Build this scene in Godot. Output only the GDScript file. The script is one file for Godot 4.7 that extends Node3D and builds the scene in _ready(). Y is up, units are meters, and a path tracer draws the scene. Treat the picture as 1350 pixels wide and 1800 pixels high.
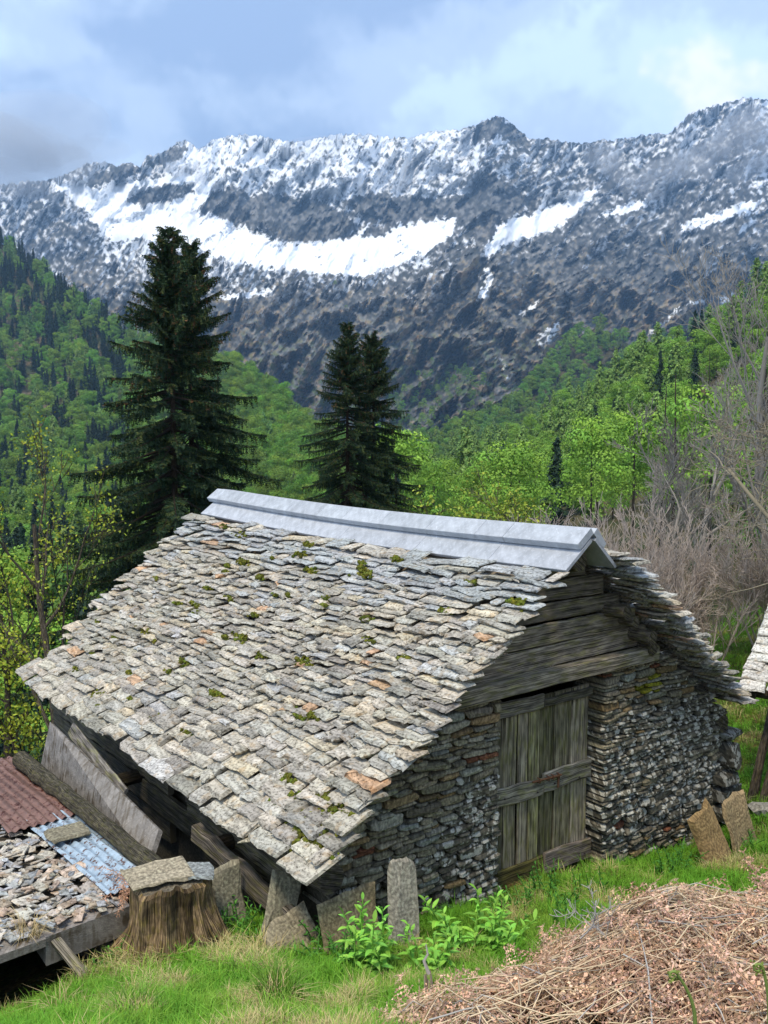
extends Node3D
# An old stone hut with a slate roof on an alpine slope, snowy mountains behind.
# Lengths in metres. ray() turns a photograph pixel into a direction; distances come from the ground, the hut or usual sizes.

const F := 1559.0
const EYE := Vector3(0, 4, 0)
const PITCH := -0.0904870
const E0 := Vector3(-0.47553, 1.02149, -5.65943)       # near corner of the low eave
const U := Vector3(-0.622337, 0, -0.782749)            # along the ridge, away
const V := Vector3(0.774129, 0, -0.633028)             # along the near gable, away to the right
const RIDGE_V := 2.9148
const RIDGE_H := 2.1105
const SLOPE := 0.62670                                 # roof slope, radians
const GP: Array = [Vector3(0, 0, 0.0134), Vector3(-4, 0, -0.0115), Vector3(4, 0, -0.0000), Vector3(0, 4, -0.0493), Vector3(-8, 2, -0.1595), Vector3(8, 2, 0.1689), Vector3(-0.33, -6, 0.4763), Vector3(0.37, -6.6, -0.0423), Vector3(0.98, -7.1, 0.0838), Vector3(1.9, -7.8, -0.2338), Vector3(3, -8.7, 0.2865), Vector3(3.85, -9.4, -0.1115), Vector3(-1.45, -6, -1.0549), Vector3(-2.2, -5.8, 0.6482), Vector3(-3, -5.3, 0.7385), Vector3(-4, -6, -0.6046), Vector3(-7, -8, -0.0404), Vector3(-5, -11, 0.2167), Vector3(-2.5, -13, -0.3804), Vector3(-6, -20, 0.0873), Vector3(0, -20, 0.1020), Vector3(-15, -30, 0.1502), Vector3(-14, -12, 0.0123), Vector3(4.6, -10.2, 0.1204), Vector3(6, -12, -0.0204), Vector3(8, -14, 0.1063), Vector3(5, -16, -0.1780), Vector3(12, -16, -0.1411), Vector3(10, -8, 0.1287), Vector3(6, -5, -0.0487), Vector3(-0.2, -4.7, 0.0721), Vector3(1.5, -4, 0.0340), Vector3(3, -5, -0.1288), Vector3(3.5, -7, 0.1712), Vector3(5, -8.5, -0.0188), Vector3(-2, -4, -0.3823), Vector3(20, -30, -0.1036), Vector3(10, -35, -0.1191), Vector3(0, -40, 0.0651), Vector3(25, -15, 0.0506), Vector3(20, 0, 0.0809), Vector3(-20, -5, 0.0254), Vector3(-20, 5, -0.0099)]
const GA := Vector3(0.4642, 0.4516, 0.3169)

var M := {}                                            # materials
var n1 := FastNoiseLite.new()
var n2 := FastNoiseLite.new()
var nf := FastNoiseLite.new()
var nr := FastNoiseLite.new()
var used := {}
var t0 := 0


# ---------------------------------------------------------------- geometry helpers
class MB:
	var v := PackedVector3Array()
	var n := PackedVector3Array()
	var c := PackedColorArray()
	var uv := PackedVector2Array()
	var col := Color(1, 1, 1)

	func tri(a: Vector3, b: Vector3, d: Vector3) -> void:
		var nn := (d - a).cross(b - a).normalized()
		v.append(a); v.append(b); v.append(d)
		n.append(nn); n.append(nn); n.append(nn)
		c.append(col); c.append(col); c.append(col)
		uv.append(Vector2.ZERO); uv.append(Vector2.ZERO); uv.append(Vector2.ZERO)

	# a triangle turned so that it faces away from the point o
	func tri_out(a: Vector3, b: Vector3, d: Vector3, o: Vector3) -> void:
		if (d - a).cross(b - a).dot(a + b + d - o * 3.0) < 0.0:
			tri(a, d, b)
		else:
			tri(a, b, d)

	func quad(a: Vector3, b: Vector3, d: Vector3, e: Vector3) -> void:
		tri(a, b, d)
		tri(a, d, e)

	func quad_out(a: Vector3, b: Vector3, d: Vector3, e: Vector3, o: Vector3) -> void:
		tri_out(a, b, d, o)
		tri_out(a, d, e, o)

	func tri_uv(a: Vector3, b: Vector3, d: Vector3, ua: Vector2, ub: Vector2, ud: Vector2) -> void:
		var nn := (d - a).cross(b - a).normalized()
		v.append(a); v.append(b); v.append(d)
		n.append(nn); n.append(nn); n.append(nn)
		c.append(col); c.append(col); c.append(col)
		uv.append(ua); uv.append(ub); uv.append(ud)

	func add(o: MB, x: Transform3D, tint: Color) -> void:
		var nb := x.basis.inverse().transposed()
		var k := v.size()
		var m := o.v.size()
		v.resize(k + m); n.resize(k + m); c.resize(k + m); uv.resize(k + m)
		for i in m:
			v[k + i] = x * o.v[i]
			n[k + i] = (nb * o.n[i]).normalized()
			c[k + i] = o.c[i] * tint
			uv[k + i] = o.uv[i]

	func mesh(mat: Material, into: ArrayMesh = null) -> ArrayMesh:
		var me := into if into else ArrayMesh.new()
		if v.size() == 0:
			return me
		var a := []
		a.resize(Mesh.ARRAY_MAX)
		a[Mesh.ARRAY_VERTEX] = v
		a[Mesh.ARRAY_NORMAL] = n
		a[Mesh.ARRAY_COLOR] = c
		a[Mesh.ARRAY_TEX_UV] = uv
		me.add_surface_from_arrays(Mesh.PRIMITIVE_TRIANGLES, a)
		me.surface_set_material(me.get_surface_count() - 1, mat)
		return me

	# smooth tapered tube along pts; uv.y runs along it in metres
	func tube(pts: Array, rad: Array, sides: int, capped := false) -> void:
		var rings := []
		var side := Vector3.ZERO
		var along := 0.0
		var count := pts.size()
		var ds := []
		for i in count:
			var p: Vector3 = pts[i]
			var d: Vector3 = (pts[mini(i + 1, count - 1)] - pts[maxi(i - 1, 0)])
			if d.length_squared() < 1e-12:
				d = Vector3.UP
			d = d.normalized()
			if side == Vector3.ZERO:
				side = d.cross(Vector3(0.31, 0.2, 0.93)).normalized()
			side = (side - d * side.dot(d)).normalized()
			var up := d.cross(side)
			if i > 0:
				along += p.distance_to(pts[i - 1])
			var ring := []
			for k in sides:
				var an := TAU * k / sides
				ring.append(side * cos(an) + up * sin(an))
			rings.append(ring)
			ds.append(along)
		for i in count - 1:
			var pa: Vector3 = pts[i]
			var pb: Vector3 = pts[i + 1]
			var ra: float = rad[i]
			var rb: float = rad[i + 1]
			for k in sides:
				var k2 := (k + 1) % sides
				var na: Vector3 = rings[i][k]
				var nb: Vector3 = rings[i][k2]
				var nc: Vector3 = rings[i + 1][k2]
				var nd: Vector3 = rings[i + 1][k]
				var a := pa + na * ra
				var b := pa + nb * ra
				var e := pb + nc * rb
				var g := pb + nd * rb
				var ua := Vector2(float(k) / sides * 6.28 * ra, ds[i])
				var ub := Vector2(float(k + 1) / sides * 6.28 * ra, ds[i])
				var ue := Vector2(ub.x, ds[i + 1])
				var ug := Vector2(ua.x, ds[i + 1])
				v.append(a); v.append(e); v.append(b); v.append(a); v.append(g); v.append(e)
				n.append(na); n.append(nc); n.append(nb); n.append(na); n.append(nd); n.append(nc)
				uv.append(ua); uv.append(ue); uv.append(ub); uv.append(ua); uv.append(ug); uv.append(ue)
				for q in 6:
					c.append(col)
		if capped:
			for e in [0, count - 1]:
				var r: float = rad[e]
				var o: Vector3 = pts[count - 1 - e] if count == 2 else pts[1 if e == 0 else count - 2]
				for k in sides:
					tri_out(pts[e], pts[e] + rings[e][k] * r, pts[e] + rings[e][(k + 1) % sides] * r, o)
					for q in 3:
						var w: Vector3 = v[v.size() - 1 - q] - pts[e]
						uv[uv.size() - 1 - q] = Vector2(w.dot(rings[e][0]), w.dot(rings[e][sides / 4])) + Vector2(0.4, 0.7)


func ray(x: float, y: float) -> Vector3:
	return Basis(Vector3.RIGHT, PITCH) * Vector3((x - 675.0) / F, -(y - 900.0) / F, -1.0)


func at_depth(x: float, y: float, d: float) -> Vector3:
	var r := ray(x, y)
	return EYE + r * (d / -r.z)


func ground(x: float, z: float) -> float:
	var s := GA.x + GA.y * x + GA.z * z
	for p in GP:
		var dx: float = x - p.x
		var dz: float = z - p.y
		s += p.z * sqrt(dx * dx + dz * dz + 2.25)
	return s + n1.get_noise_2d(x * 60.0, z * 60.0) * 0.06 + n1.get_noise_2d(x * 14.0 + 90.0, z * 14.0) * 0.05


func on_ground(x: float, y: float) -> Vector3:
	var r := ray(x, y)
	var t := 1.0
	while t < 70.0:
		var p := EYE + r * t
		if p.y < ground(p.x, p.z):
			return Vector3(p.x, ground(p.x, p.z), p.z)
		t += 0.03
	return EYE + r * 70.0


func hut(u: float, v: float, h: float) -> Vector3:
	return E0 + U * u + V * v + Vector3(0, h, 0)


func grounded(x: float, z: float, up := 0.0) -> Vector3:
	return Vector3(x, ground(x, z) + up, z)


func curve(keys: Array, x: float) -> float:               # keys: [[x, y], ...]
	if x <= keys[0][0]:
		return keys[0][1]
	for i in range(1, keys.size()):
		if x <= keys[i][0]:
			var t: float = (x - keys[i - 1][0]) / (keys[i][0] - keys[i - 1][0])
			return lerpf(keys[i - 1][1], keys[i][1], t)
	return keys[-1][1]


func rnd(s: int) -> RandomNumberGenerator:
	var r := RandomNumberGenerator.new()
	r.seed = s * 7919 + 13
	return r


func vary(c: Color, r: RandomNumberGenerator, amount: float, hue := 0.0) -> Color:
	var k := 1.0 + r.randf_range(-amount, amount)
	return Color(c.r * k * (1.0 + r.randf_range(-hue, hue)), c.g * k, c.b * k * (1.0 + r.randf_range(-hue, hue)))


func rvec(r: RandomNumberGenerator) -> Vector3:
	return Vector3(r.randf_range(-1, 1), r.randf_range(-1, 1), r.randf_range(-1, 1))


func runit(r: RandomNumberGenerator) -> Vector3:
	var z := r.randf_range(-1, 1)
	var a := r.randf() * TAU
	var q := sqrt(1.0 - z * z)
	return Vector3(q * cos(a), z, q * sin(a))


# ---------------------------------------------------------------- objects, names and tags
func numbered(called: String) -> String:
	var k: int = used.get(called, 0)
	used[called] = k + 1
	return called if k == 0 else "%s_%03d" % [called, k]


func tag(o: Node3D, label := "", category := "", group := "", kind := "") -> Node3D:
	if label: o.set_meta("label", label)
	if category: o.set_meta("category", category)
	if group: o.set_meta("group", group)
	if kind: o.set_meta("kind", kind)
	return o


func thing(called: String, at: Vector3, label: String, category: String, group := "") -> Node3D:
	var o := Node3D.new()
	o.name = numbered(called)
	add_child(o)
	o.position = at
	return tag(o, label, category, group)


func obj(called: String, me: Mesh, parent: Node3D = null, at := Transform3D()) -> MeshInstance3D:
	var o := MeshInstance3D.new()
	o.mesh = me
	o.transform = at
	if parent:
		o.name = called
		parent.add_child(o, true)
	else:
		o.name = numbered(called)
		add_child(o)
	return o


# a part whose mesh was laid out in world coordinates, under a thing that only moved
func part(called: String, mb: MB, mat: Material, parent: Node3D, kind := "") -> MeshInstance3D:
	var at := Vector3.ZERO
	var q: Node = parent
	while q is Node3D and q != self:
		at += q.position
		q = q.get_parent()
	var middle := mb.v[0]
	for p in mb.v:
		middle += (p - mb.v[0]) / mb.v.size()
	for i in mb.v.size():
		mb.v[i] -= middle
	var o := obj(called, mb.mesh(mat), parent, Transform3D(Basis(), middle - at))
	if kind: o.set_meta("kind", kind)
	return o


func stage(s: String) -> void:
	print("%6d ms  %s" % [Time.get_ticks_msec() - t0, s])


# ---------------------------------------------------------------- textures and materials
func field(size: int, seed_: int, freq: float, type := FastNoiseLite.TYPE_SIMPLEX_SMOOTH, octaves := 4, stretch := 1) -> PackedByteArray:
	var f := FastNoiseLite.new()
	f.seed = seed_
	f.noise_type = type
	f.frequency = freq
	f.fractal_type = FastNoiseLite.FRACTAL_FBM if octaves > 1 else FastNoiseLite.FRACTAL_NONE
	f.fractal_octaves = maxi(octaves, 1)
	if type == FastNoiseLite.TYPE_CELLULAR:
		f.cellular_return_type = FastNoiseLite.RETURN_DISTANCE
	if stretch == 1:
		return f.get_seamless_image(size, size).get_data()
	var im := f.get_seamless_image(size, size / stretch)      # stretched along y
	im.resize(size, size, Image.INTERPOLATE_CUBIC)
	return im.get_data()


func grain(size: int, seed_: int, freq: float, stretch: int) -> PackedByteArray:
	return field(size, seed_, freq, FastNoiseLite.TYPE_SIMPLEX_SMOOTH, 4, stretch)


func picture(size: int, fn: Callable) -> ImageTexture:
	var out := PackedByteArray()
	out.resize(size * size * 3)
	for i in size * size:
		var c: Color = fn.call(i)
		out[i * 3] = int(clampf(c.r, 0, 1) * 255.0)
		out[i * 3 + 1] = int(clampf(c.g, 0, 1) * 255.0)
		out[i * 3 + 2] = int(clampf(c.b, 0, 1) * 255.0)
	return ImageTexture.create_from_image(Image.create_from_data(size, size, false, Image.FORMAT_RGB8, out))


func grey(size: int, fn: Callable) -> ImageTexture:
	var out := PackedByteArray()
	out.resize(size * size)
	for i in size * size:
		out[i] = int(clampf(fn.call(i), 0, 1) * 255.0)
	return ImageTexture.create_from_image(Image.create_from_data(size, size, false, Image.FORMAT_L8, out))


func mat(called: String, tex: Texture2D, height: Texture2D, relief: float, scale: Vector3, rough := 0.9, triplanar := true) -> StandardMaterial3D:
	var m := StandardMaterial3D.new()
	m.resource_name = called
	m.vertex_color_use_as_albedo = true
	m.roughness = rough
	m.metallic_specular = 0.35
	if tex: m.albedo_texture = tex
	if height:
		m.heightmap_enabled = true
		m.heightmap_texture = height
		m.heightmap_scale = relief
	m.uv1_scale = scale
	if triplanar:
		m.uv1_triplanar = true
		m.uv1_world_triplanar = true
		m.uv1_triplanar_sharpness = 4.0
	M[called] = m
	return m


func leaf_mat(called: String, back := 0.5) -> StandardMaterial3D:
	var m := StandardMaterial3D.new()
	m.resource_name = called
	m.vertex_color_use_as_albedo = true
	m.roughness = 0.65
	m.metallic_specular = 0.3
	m.cull_mode = BaseMaterial3D.CULL_DISABLED
	if back > 0.0:
		m.backlight_enabled = true
		m.backlight = Color(back, back, back)
	M[called] = m
	return m


func smooth(a: float, b: float, x: float) -> float:
	return smoothstep(a, b, x)


func make_materials() -> void:
	var z := 512
	var a := field(z, 11, 0.012)
	var b := field(z, 12, 0.05)
	var c := field(z, 13, 0.16)
	var d := field(z, 14, 0.03, FastNoiseLite.TYPE_CELLULAR, 2)
	var st := grain(z, 15, 0.03, 8)
	var st2 := grain(z, 16, 0.09, 16)
	# roof slate: lichen-pale skin over a streaky schist
	var slate_h := grey(z, func(i): return 0.55 * st[i] / 255.0 + 0.33 * b[i] / 255.0 + 0.12 * c[i] / 255.0)
	var slate_t := picture(z, func(i):
		var k: float = 0.86 + 0.40 * (st[i] / 255.0 - 0.5) + 0.30 * (b[i] / 255.0 - 0.5) + 0.20 * (c[i] / 255.0 - 0.5)
		var o := Color(k, k * 0.985, k * 0.955)
		var pale := smooth(0.60, 0.70, 0.6 * b[i] / 255.0 + 0.4 * a[i] / 255.0 + 0.12 * (c[i] / 255.0 - 0.5))
		o = o.lerp(Color(0.95, 0.95, 0.91), pale * 0.75)
		var dark := smooth(0.62, 0.72, 1.0 - (0.55 * b[i] / 255.0 + 0.45 * c[i] / 255.0))
		o = o.lerp(Color(0.36, 0.34, 0.29), dark * 0.75)
		var rust := smooth(0.66, 0.8, a[(i + 70000) % (z * z)] / 255.0)
		return o.lerp(Color(0.86, 0.70, 0.50), rust * 0.25))
	mat("slate", slate_t, slate_h, 0.5, Vector3(1.0, 1.0, 1.0), 0.85, false)
	# wall stone, and wall stone under crusts of white lichen
	var stone_t := picture(z, func(i):
		var k: float = 0.68 + 0.4 * (b[i] / 255.0 - 0.5) + 0.18 * (st[i] / 255.0 - 0.5) + 0.16 * (c[i] / 255.0 - 0.5)
		var o := Color(k, k * 0.98, k * 0.92)
		var pale := smooth(0.62, 0.7, 0.5 * b[i] / 255.0 + 0.5 * a[i] / 255.0)
		return o.lerp(Color(0.85, 0.86, 0.80), pale * 0.5))
	mat("stone", stone_t, slate_h, 0.35, Vector3(1.2, 1.2, 1.2), 0.9, false)
	mat("rubble", stone_t, null, 0, Vector3(1.2, 1.2, 1.2), 0.95)
	var big := field(z, 17, 0.02, FastNoiseLite.TYPE_SIMPLEX_SMOOTH, 5)
	var lichen_t := picture(z, func(i):
		var k: float = 0.44 + 0.35 * (b[i] / 255.0 - 0.5) + 0.2 * (st[i] / 255.0 - 0.5)
		var o := Color(k, k * 0.96, k * 0.86)
		var cover := smooth(0.525, 0.56, 0.62 * big[i] / 255.0 + 0.26 * b[i] / 255.0 + 0.12 * c[i] / 255.0)
		var skin: float = 0.88 + 0.25 * (c[i] / 255.0 - 0.5)
		return o.lerp(Color(skin, skin, skin * 0.97), cover * 0.78))
	mat("lichen_stone", lichen_t, slate_h, 0.5, Vector3(0.75, 0.75, 0.75), 0.95, false)
	# new sawn stone of the ridge
	var sawn := picture(z, func(i):
		var k: float = 0.84 + 0.16 * (a[i] / 255.0 - 0.5) + 0.10 * (st[i] / 255.0 - 0.5)
		var o := Color(k, k, k)
		var vein := smooth(0.80, 0.86, st2[i] / 255.0) * smooth(0.5, 0.6, b[i] / 255.0)
		var spot := smooth(0.63, 0.7, b[(i + 91234) % (z * z)] / 255.0) * 0.35
		return o.lerp(Color(1, 1, 1), maxf(vein * 0.8, spot)))
	mat("sawn_stone", sawn, c_tex(c, z), 0.08, Vector3(0.9, 0.9, 0.9), 0.55)
	# weathered boards: uv.y runs along the grain
	var w1 := grain(z, 21, 0.045, 16)
	var w2 := grain(z, 22, 0.14, 32)
	var w3 := field(z, 23, 0.015)
	var wood_h := grey(z, func(i): return 0.5 * w1[i] / 255.0 + 0.5 * w2[i] / 255.0)
	var wood_t := picture(z, func(i):
		var k: float = 0.74 + 0.30 * (w1[i] / 255.0 - 0.5) + 0.42 * (w2[i] / 255.0 - 0.5) + 0.45 * (w3[i] / 255.0 - 0.5)
		var crack := smooth(0.66, 0.74, 1.0 - w2[i] / 255.0) * 0.75
		var o := Color(k, k * 0.97, k * 0.92).lerp(Color(0.08, 0.07, 0.06), crack)
		var green := smooth(0.5, 0.75, w3[(i + 50000) % (z * z)] / 255.0)
		return o.lerp(Color(o.r * 0.95, o.g * 0.97, o.b * 0.82), green))
	mat("board", wood_t, wood_h, 0.35, Vector3(1.9, 0.5, 1), 0.85, false)
	mat("bark", wood_t, wood_h, 2.5, Vector3(3.0, 1.2, 1), 0.95, false)
	mat("stalk", null, null, 0, Vector3.ONE, 0.8, false)
	# cast concrete
	var con := picture(z, func(i):
		var k: float = 0.78 + 0.3 * (a[i] / 255.0 - 0.5) + 0.22 * (c[i] / 255.0 - 0.5) + 0.2 * (b[i] / 255.0 - 0.5)
		var o := Color(k, k * 0.985, k * 0.96)
		var stain := smooth(0.52, 0.72, 0.5 * w1[i] / 255.0 + 0.5 * a[(i + 120000) % (z * z)] / 255.0)
		return o.lerp(Color(0.36, 0.30, 0.20), stain * 0.65))
	mat("concrete", con, c_tex(c, z), 0.5, Vector3(0.9, 0.9, 0.9), 0.9)
	# corrugated iron, painted and rusted
	var paint := picture(z, func(i):
		var k: float = 0.85 + 0.18 * (a[i] / 255.0 - 0.5) + 0.12 * (b[i] / 255.0 - 0.5)
		var o := Color(k, k, k)
		var rust := smooth(0.60, 0.68, 0.45 * b[i] / 255.0 + 0.55 * a[(i + 200000) % (z * z)] / 255.0 + 0.1 * (c[i] / 255.0 - 0.5))
		return o.lerp(Color(0.42, 0.21, 0.12), rust * 0.9))
	mat("iron", paint, c_tex(c, z), 0.1, Vector3(1.4, 1.4, 1.4), 0.55)
	# soil and litter under the grass
	var soil := picture(z, func(i):
		var k: float = 0.6 + 0.6 * (b[i] / 255.0 - 0.5) + 0.5 * (c[i] / 255.0 - 0.5)
		var o := Color(k, k * 0.9, k * 0.7)
		return o.lerp(Color(k * 0.62, k * 0.85, k * 0.28), smooth(0.4, 0.6, a[i] / 255.0) * 0.8))
	mat("soil", soil, slate_h, 2.0, Vector3(0.7, 0.7, 0.7), 1.0)
	mat("terrain", null, null, 0, Vector3.ONE, 1.0, false)
	M.terrain.metallic_specular = 0.15
	mat("rusty", null, slate_h, 0.3, Vector3(6, 6, 6), 0.8)
	var moss := leaf_mat("moss", 0.15)
	moss.roughness = 1.0
	leaf_mat("leaf", 0.55)
	leaf_mat("needle", 0.2)
	leaf_mat("crown", 0.25)
	leaf_mat("grass", 0.5)
	leaf_mat("dry", 0.25)


func c_tex(c: PackedByteArray, z: int) -> ImageTexture:
	return ImageTexture.create_from_image(Image.create_from_data(z, z, false, Image.FORMAT_L8, c))


# ---------------------------------------------------------------- camera, sky, sun
func make_view() -> void:
	var cam := Camera3D.new()
	cam.name = "camera"
	cam.position = EYE
	cam.rotation.x = PITCH
	cam.fov = rad_to_deg(2.0 * atan(900.0 / F))
	cam.near = 0.05
	cam.far = 12000.0
	add_child(cam)
	var sun := DirectionalLight3D.new()
	sun.name = "sun"
	sun.light_energy = 0.5
	sun.light_color = Color(1.0, 0.95, 0.86)
	sun.light_angular_distance = 14.0
	sun.shadow_enabled = true
	sun.rotation_degrees = Vector3(-66, -24, 0)
	sun.sky_mode = DirectionalLight3D.SKY_MODE_LIGHT_ONLY
	add_child(sun)
	var e := Environment.new()
	e.background_mode = Environment.BG_SKY
	e.tonemap_mode = Environment.TONE_MAPPER_LINEAR
	e.tonemap_exposure = 2.15
	e.sdfgi_enabled = true
	e.ssao_enabled = true
	e.ssil_enabled = true
	e.fog_enabled = true
	e.fog_density = 0.00011
	e.fog_light_color = Color(0.66, 0.83, 1.0)
	e.volumetric_fog_enabled = true
	e.volumetric_fog_density = 0.0
	var sm := PanoramaSkyMaterial.new()
	sm.panorama = cloud_sky()
	var sky := Sky.new()
	sky.sky_material = sm
	e.sky = sky
	e.sky_rotation = Vector3(0, deg_to_rad(-22.0), 0)
	var we := WorldEnvironment.new()
	we.name = "environment"
	we.environment = e
	add_child(we)


# broken grey-blue cloud all round, with bright gaps where it thins
func cloud_sky() -> ImageTexture:
	var w := 1536
	var h := 768
	var f := FastNoiseLite.new()
	f.seed = 5
	f.noise_type = FastNoiseLite.TYPE_SIMPLEX_SMOOTH
	f.frequency = 1.0
	f.fractal_type = FastNoiseLite.FRACTAL_FBM
	f.fractal_octaves = 6
	f.domain_warp_enabled = true
	f.domain_warp_amplitude = 0.25
	f.domain_warp_frequency = 1.3
	var data := PackedFloat32Array()
	data.resize(w * h * 3)
	var grey_cloud := Vector3(0.315, 0.40, 0.54)
	var dark_cloud := Vector3(0.205, 0.285, 0.435)
	var white := Vector3(0.60, 0.62, 0.66)
	var blue := Vector3(0.12, 0.28, 0.60)
	for j in h:
		var el := PI / 2.0 - (j + 0.5) / h * PI
		for i in w:
			var o := (j * w + i) * 3
			var c := grey_cloud
			if el > -0.03:
				var az := (i + 0.5) / w * TAU - PI
				var d := Vector3(sin(az) * cos(el), sin(el), -cos(az) * cos(el))
				var q := d / (d.y + 0.42) * 1.15
				var a := f.get_noise_3d(q.x + 3.1, q.z - 1.7, 0.0)
				var b := f.get_noise_3d(q.x * 2.3 - 7.0, q.z * 2.3 + 4.0, 9.0)
				var t := a + 0.55 * b
				c = dark_cloud.lerp(grey_cloud, smoothstep(-0.38, -0.02, t))
				c = c.lerp(grey_cloud * 1.28, smoothstep(0.02, 0.22, t))
				c = c.lerp(white, smoothstep(0.28, 0.50, t))
				c = c.lerp(blue, smoothstep(0.60, 0.70, t))
			data[o] = c.x
			data[o + 1] = c.y
			data[o + 2] = c.z
	return ImageTexture.create_from_image(Image.create_from_data(w, h, false, Image.FORMAT_RGBF, data.to_byte_array()))


# ---------------------------------------------------------------- mountain and hills
const CREST := [[-200, 322], [0, 325], [60, 318], [100, 312], [130, 300], [150, 288], [165, 285], [185, 283], [200, 292], [230, 285], [245, 295], [255, 275], [290, 268], [310, 250], [330, 248], [350, 262], [380, 243], [410, 238], [430, 236], [460, 240], [500, 248], [530, 250], [560, 243], [600, 236], [640, 236], [675, 240], [720, 243], [760, 230], [800, 228], [835, 222], [845, 213], [870, 205], [885, 207], [905, 222], [925, 240], [945, 246], [965, 243], [1000, 250], [1020, 252], [1045, 248], [1080, 245], [1120, 240], [1160, 233], [1175, 237], [1190, 222], [1210, 200], [1240, 190], [1280, 180], [1310, 172], [1350, 175], [1420, 190], [1550, 230]]
const SNOWFIELDS := [
	[[80, 316], [120, 322], [165, 330], [250, 318], [300, 308], [350, 312], [385, 330], [350, 366], [400, 388], [440, 408], [500, 430], [560, 428], [622, 417], [640, 398], [680, 402], [740, 392], [805, 383], [792, 415], [745, 446], [690, 470], [640, 488], [570, 482], [510, 476], [450, 470], [400, 455], [350, 440], [290, 425], [240, 420], [195, 425], [150, 372], [110, 340]],
	[[882, 392], [935, 377], [985, 358], [1012, 340], [1056, 326], [1032, 356], [1000, 386], [965, 408], [915, 422], [880, 436], [856, 456], [848, 448], [868, 412]],
	[[850, 468], [864, 478], [866, 494], [857, 512], [852, 492]], [[824, 512], [838, 503], [862, 518], [852, 524], [838, 520], [828, 530]],
	[[912, 552], [945, 529], [938, 545], [918, 560]], [[944, 612], [952, 585], [985, 566], [976, 590], [956, 614]], [[874, 630], [897, 632], [892, 648], [902, 660], [903, 684], [890, 678], [888, 650]],
	[[488, 630], [511, 640], [497, 654]], [[921, 676], [928, 672], [924, 690]], [[1122, 604], [1150, 578], [1196, 538], [1188, 553], [1145, 590]], [[1196, 536], [1240, 524], [1300, 516], [1290, 530], [1220, 534]], [[1245, 534], [1310, 518], [1302, 534], [1262, 540]],
	[[380, 522], [430, 514], [480, 508], [470, 518], [400, 528]], [[1050, 380], [1090, 362], [1140, 352], [1130, 366], [1080, 380]], [[1195, 395], [1260, 372], [1330, 352], [1330, 366], [1270, 388], [1210, 408]]]
const CRAGS := [
	[[345, 372], [362, 352], [375, 336], [410, 328], [450, 346], [480, 340], [520, 350], [560, 356], [612, 376], [626, 402], [618, 416], [560, 425], [500, 424], [440, 400], [400, 386], [360, 374]],
	[[220, 350], [255, 332], [300, 322], [345, 326], [335, 342], [300, 352], [250, 362]], [[150, 326], [165, 306], [200, 294], [236, 288], [250, 300], [225, 310], [165, 328]],
	[[635, 412], [652, 398], [690, 398], [682, 412], [645, 420]], [[600, 352], [660, 340], [760, 350], [830, 340], [850, 300], [900, 320], [935, 350], [925, 372], [880, 386], [862, 420], [842, 440], [812, 400], [800, 378], [740, 388], [690, 394], [640, 386]],
	[[800, 470], [822, 430], [850, 450], [845, 500], [830, 560], [812, 560]], [[838, 220], [868, 206], [905, 222], [940, 246], [925, 262], [880, 240], [850, 248], [828, 256]], [[256, 290], [310, 252], [330, 262], [318, 280], [262, 296]]]


func in_any(polys: Array, boxes: Array, x: float, y: float) -> bool:
	var p := Vector2(x, y)
	for i in polys.size():
		if boxes[i].has_point(p) and Geometry2D.is_point_in_polygon(p, polys[i]):
			return true
	return false


func packed(lists: Array) -> Array:
	var polys := []
	var boxes := []
	for l in lists:
		var q := PackedVector2Array()
		var r := Rect2(l[0][0], l[0][1], 0, 0)
		for p in l:
			q.append(Vector2(p[0], p[1]))
			r = r.expand(Vector2(p[0], p[1]))
		polys.append(q)
		boxes.append(r)
	return [polys, boxes]


func grid_mesh(pts: PackedVector3Array, cols: PackedColorArray, w: int, h: int, m: Material) -> ArrayMesh:
	var nn := PackedVector3Array()
	nn.resize(w * h)
	var idx := PackedInt32Array()
	idx.resize((w - 1) * (h - 1) * 6)
	var k := 0
	for j in h:
		for i in w:
			var a := pts[j * w + maxi(i - 1, 0)]
			var b := pts[j * w + mini(i + 1, w - 1)]
			var c := pts[maxi(j - 1, 0) * w + i]
			var d := pts[mini(j + 1, h - 1) * w + i]
			nn[j * w + i] = (b - a).cross(d - c).normalized()
			if i < w - 1 and j < h - 1:
				var o := j * w + i
				idx[k] = o; idx[k + 1] = o + w; idx[k + 2] = o + 1
				idx[k + 3] = o + 1; idx[k + 4] = o + w; idx[k + 5] = o + w + 1
				k += 6
	var arr := []
	arr.resize(Mesh.ARRAY_MAX)
	arr[Mesh.ARRAY_VERTEX] = pts
	arr[Mesh.ARRAY_NORMAL] = nn
	arr[Mesh.ARRAY_COLOR] = cols
	arr[Mesh.ARRAY_INDEX] = idx
	var me := ArrayMesh.new()
	me.add_surface_from_arrays(Mesh.PRIMITIVE_TRIANGLES, arr)
	me.surface_set_material(0, m)
	return me


func near_line(line: Array, x: float, y: float) -> float:
	var best := 1e9
	var p := Vector2(x, y)
	for i in line.size() - 1:
		var q := Geometry2D.get_closest_point_to_segment(p, Vector2(line[i][0], line[i][1]), Vector2(line[i + 1][0], line[i + 1][1]))
		best = minf(best, p.distance_to(q))
	return best


const SPURS := [[[872, 206], [855, 300], [835, 410], [790, 480], [720, 540], [660, 640]], [[835, 410], [835, 520], [870, 640], [880, 760]], [[1200, 215], [1130, 330], [1060, 400], [1000, 500], [960, 600]], [[320, 250], [400, 340], [470, 400]], [[640, 240], [600, 330]], [[1350, 180], [1330, 330], [1250, 460], [1180, 540]]]


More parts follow.
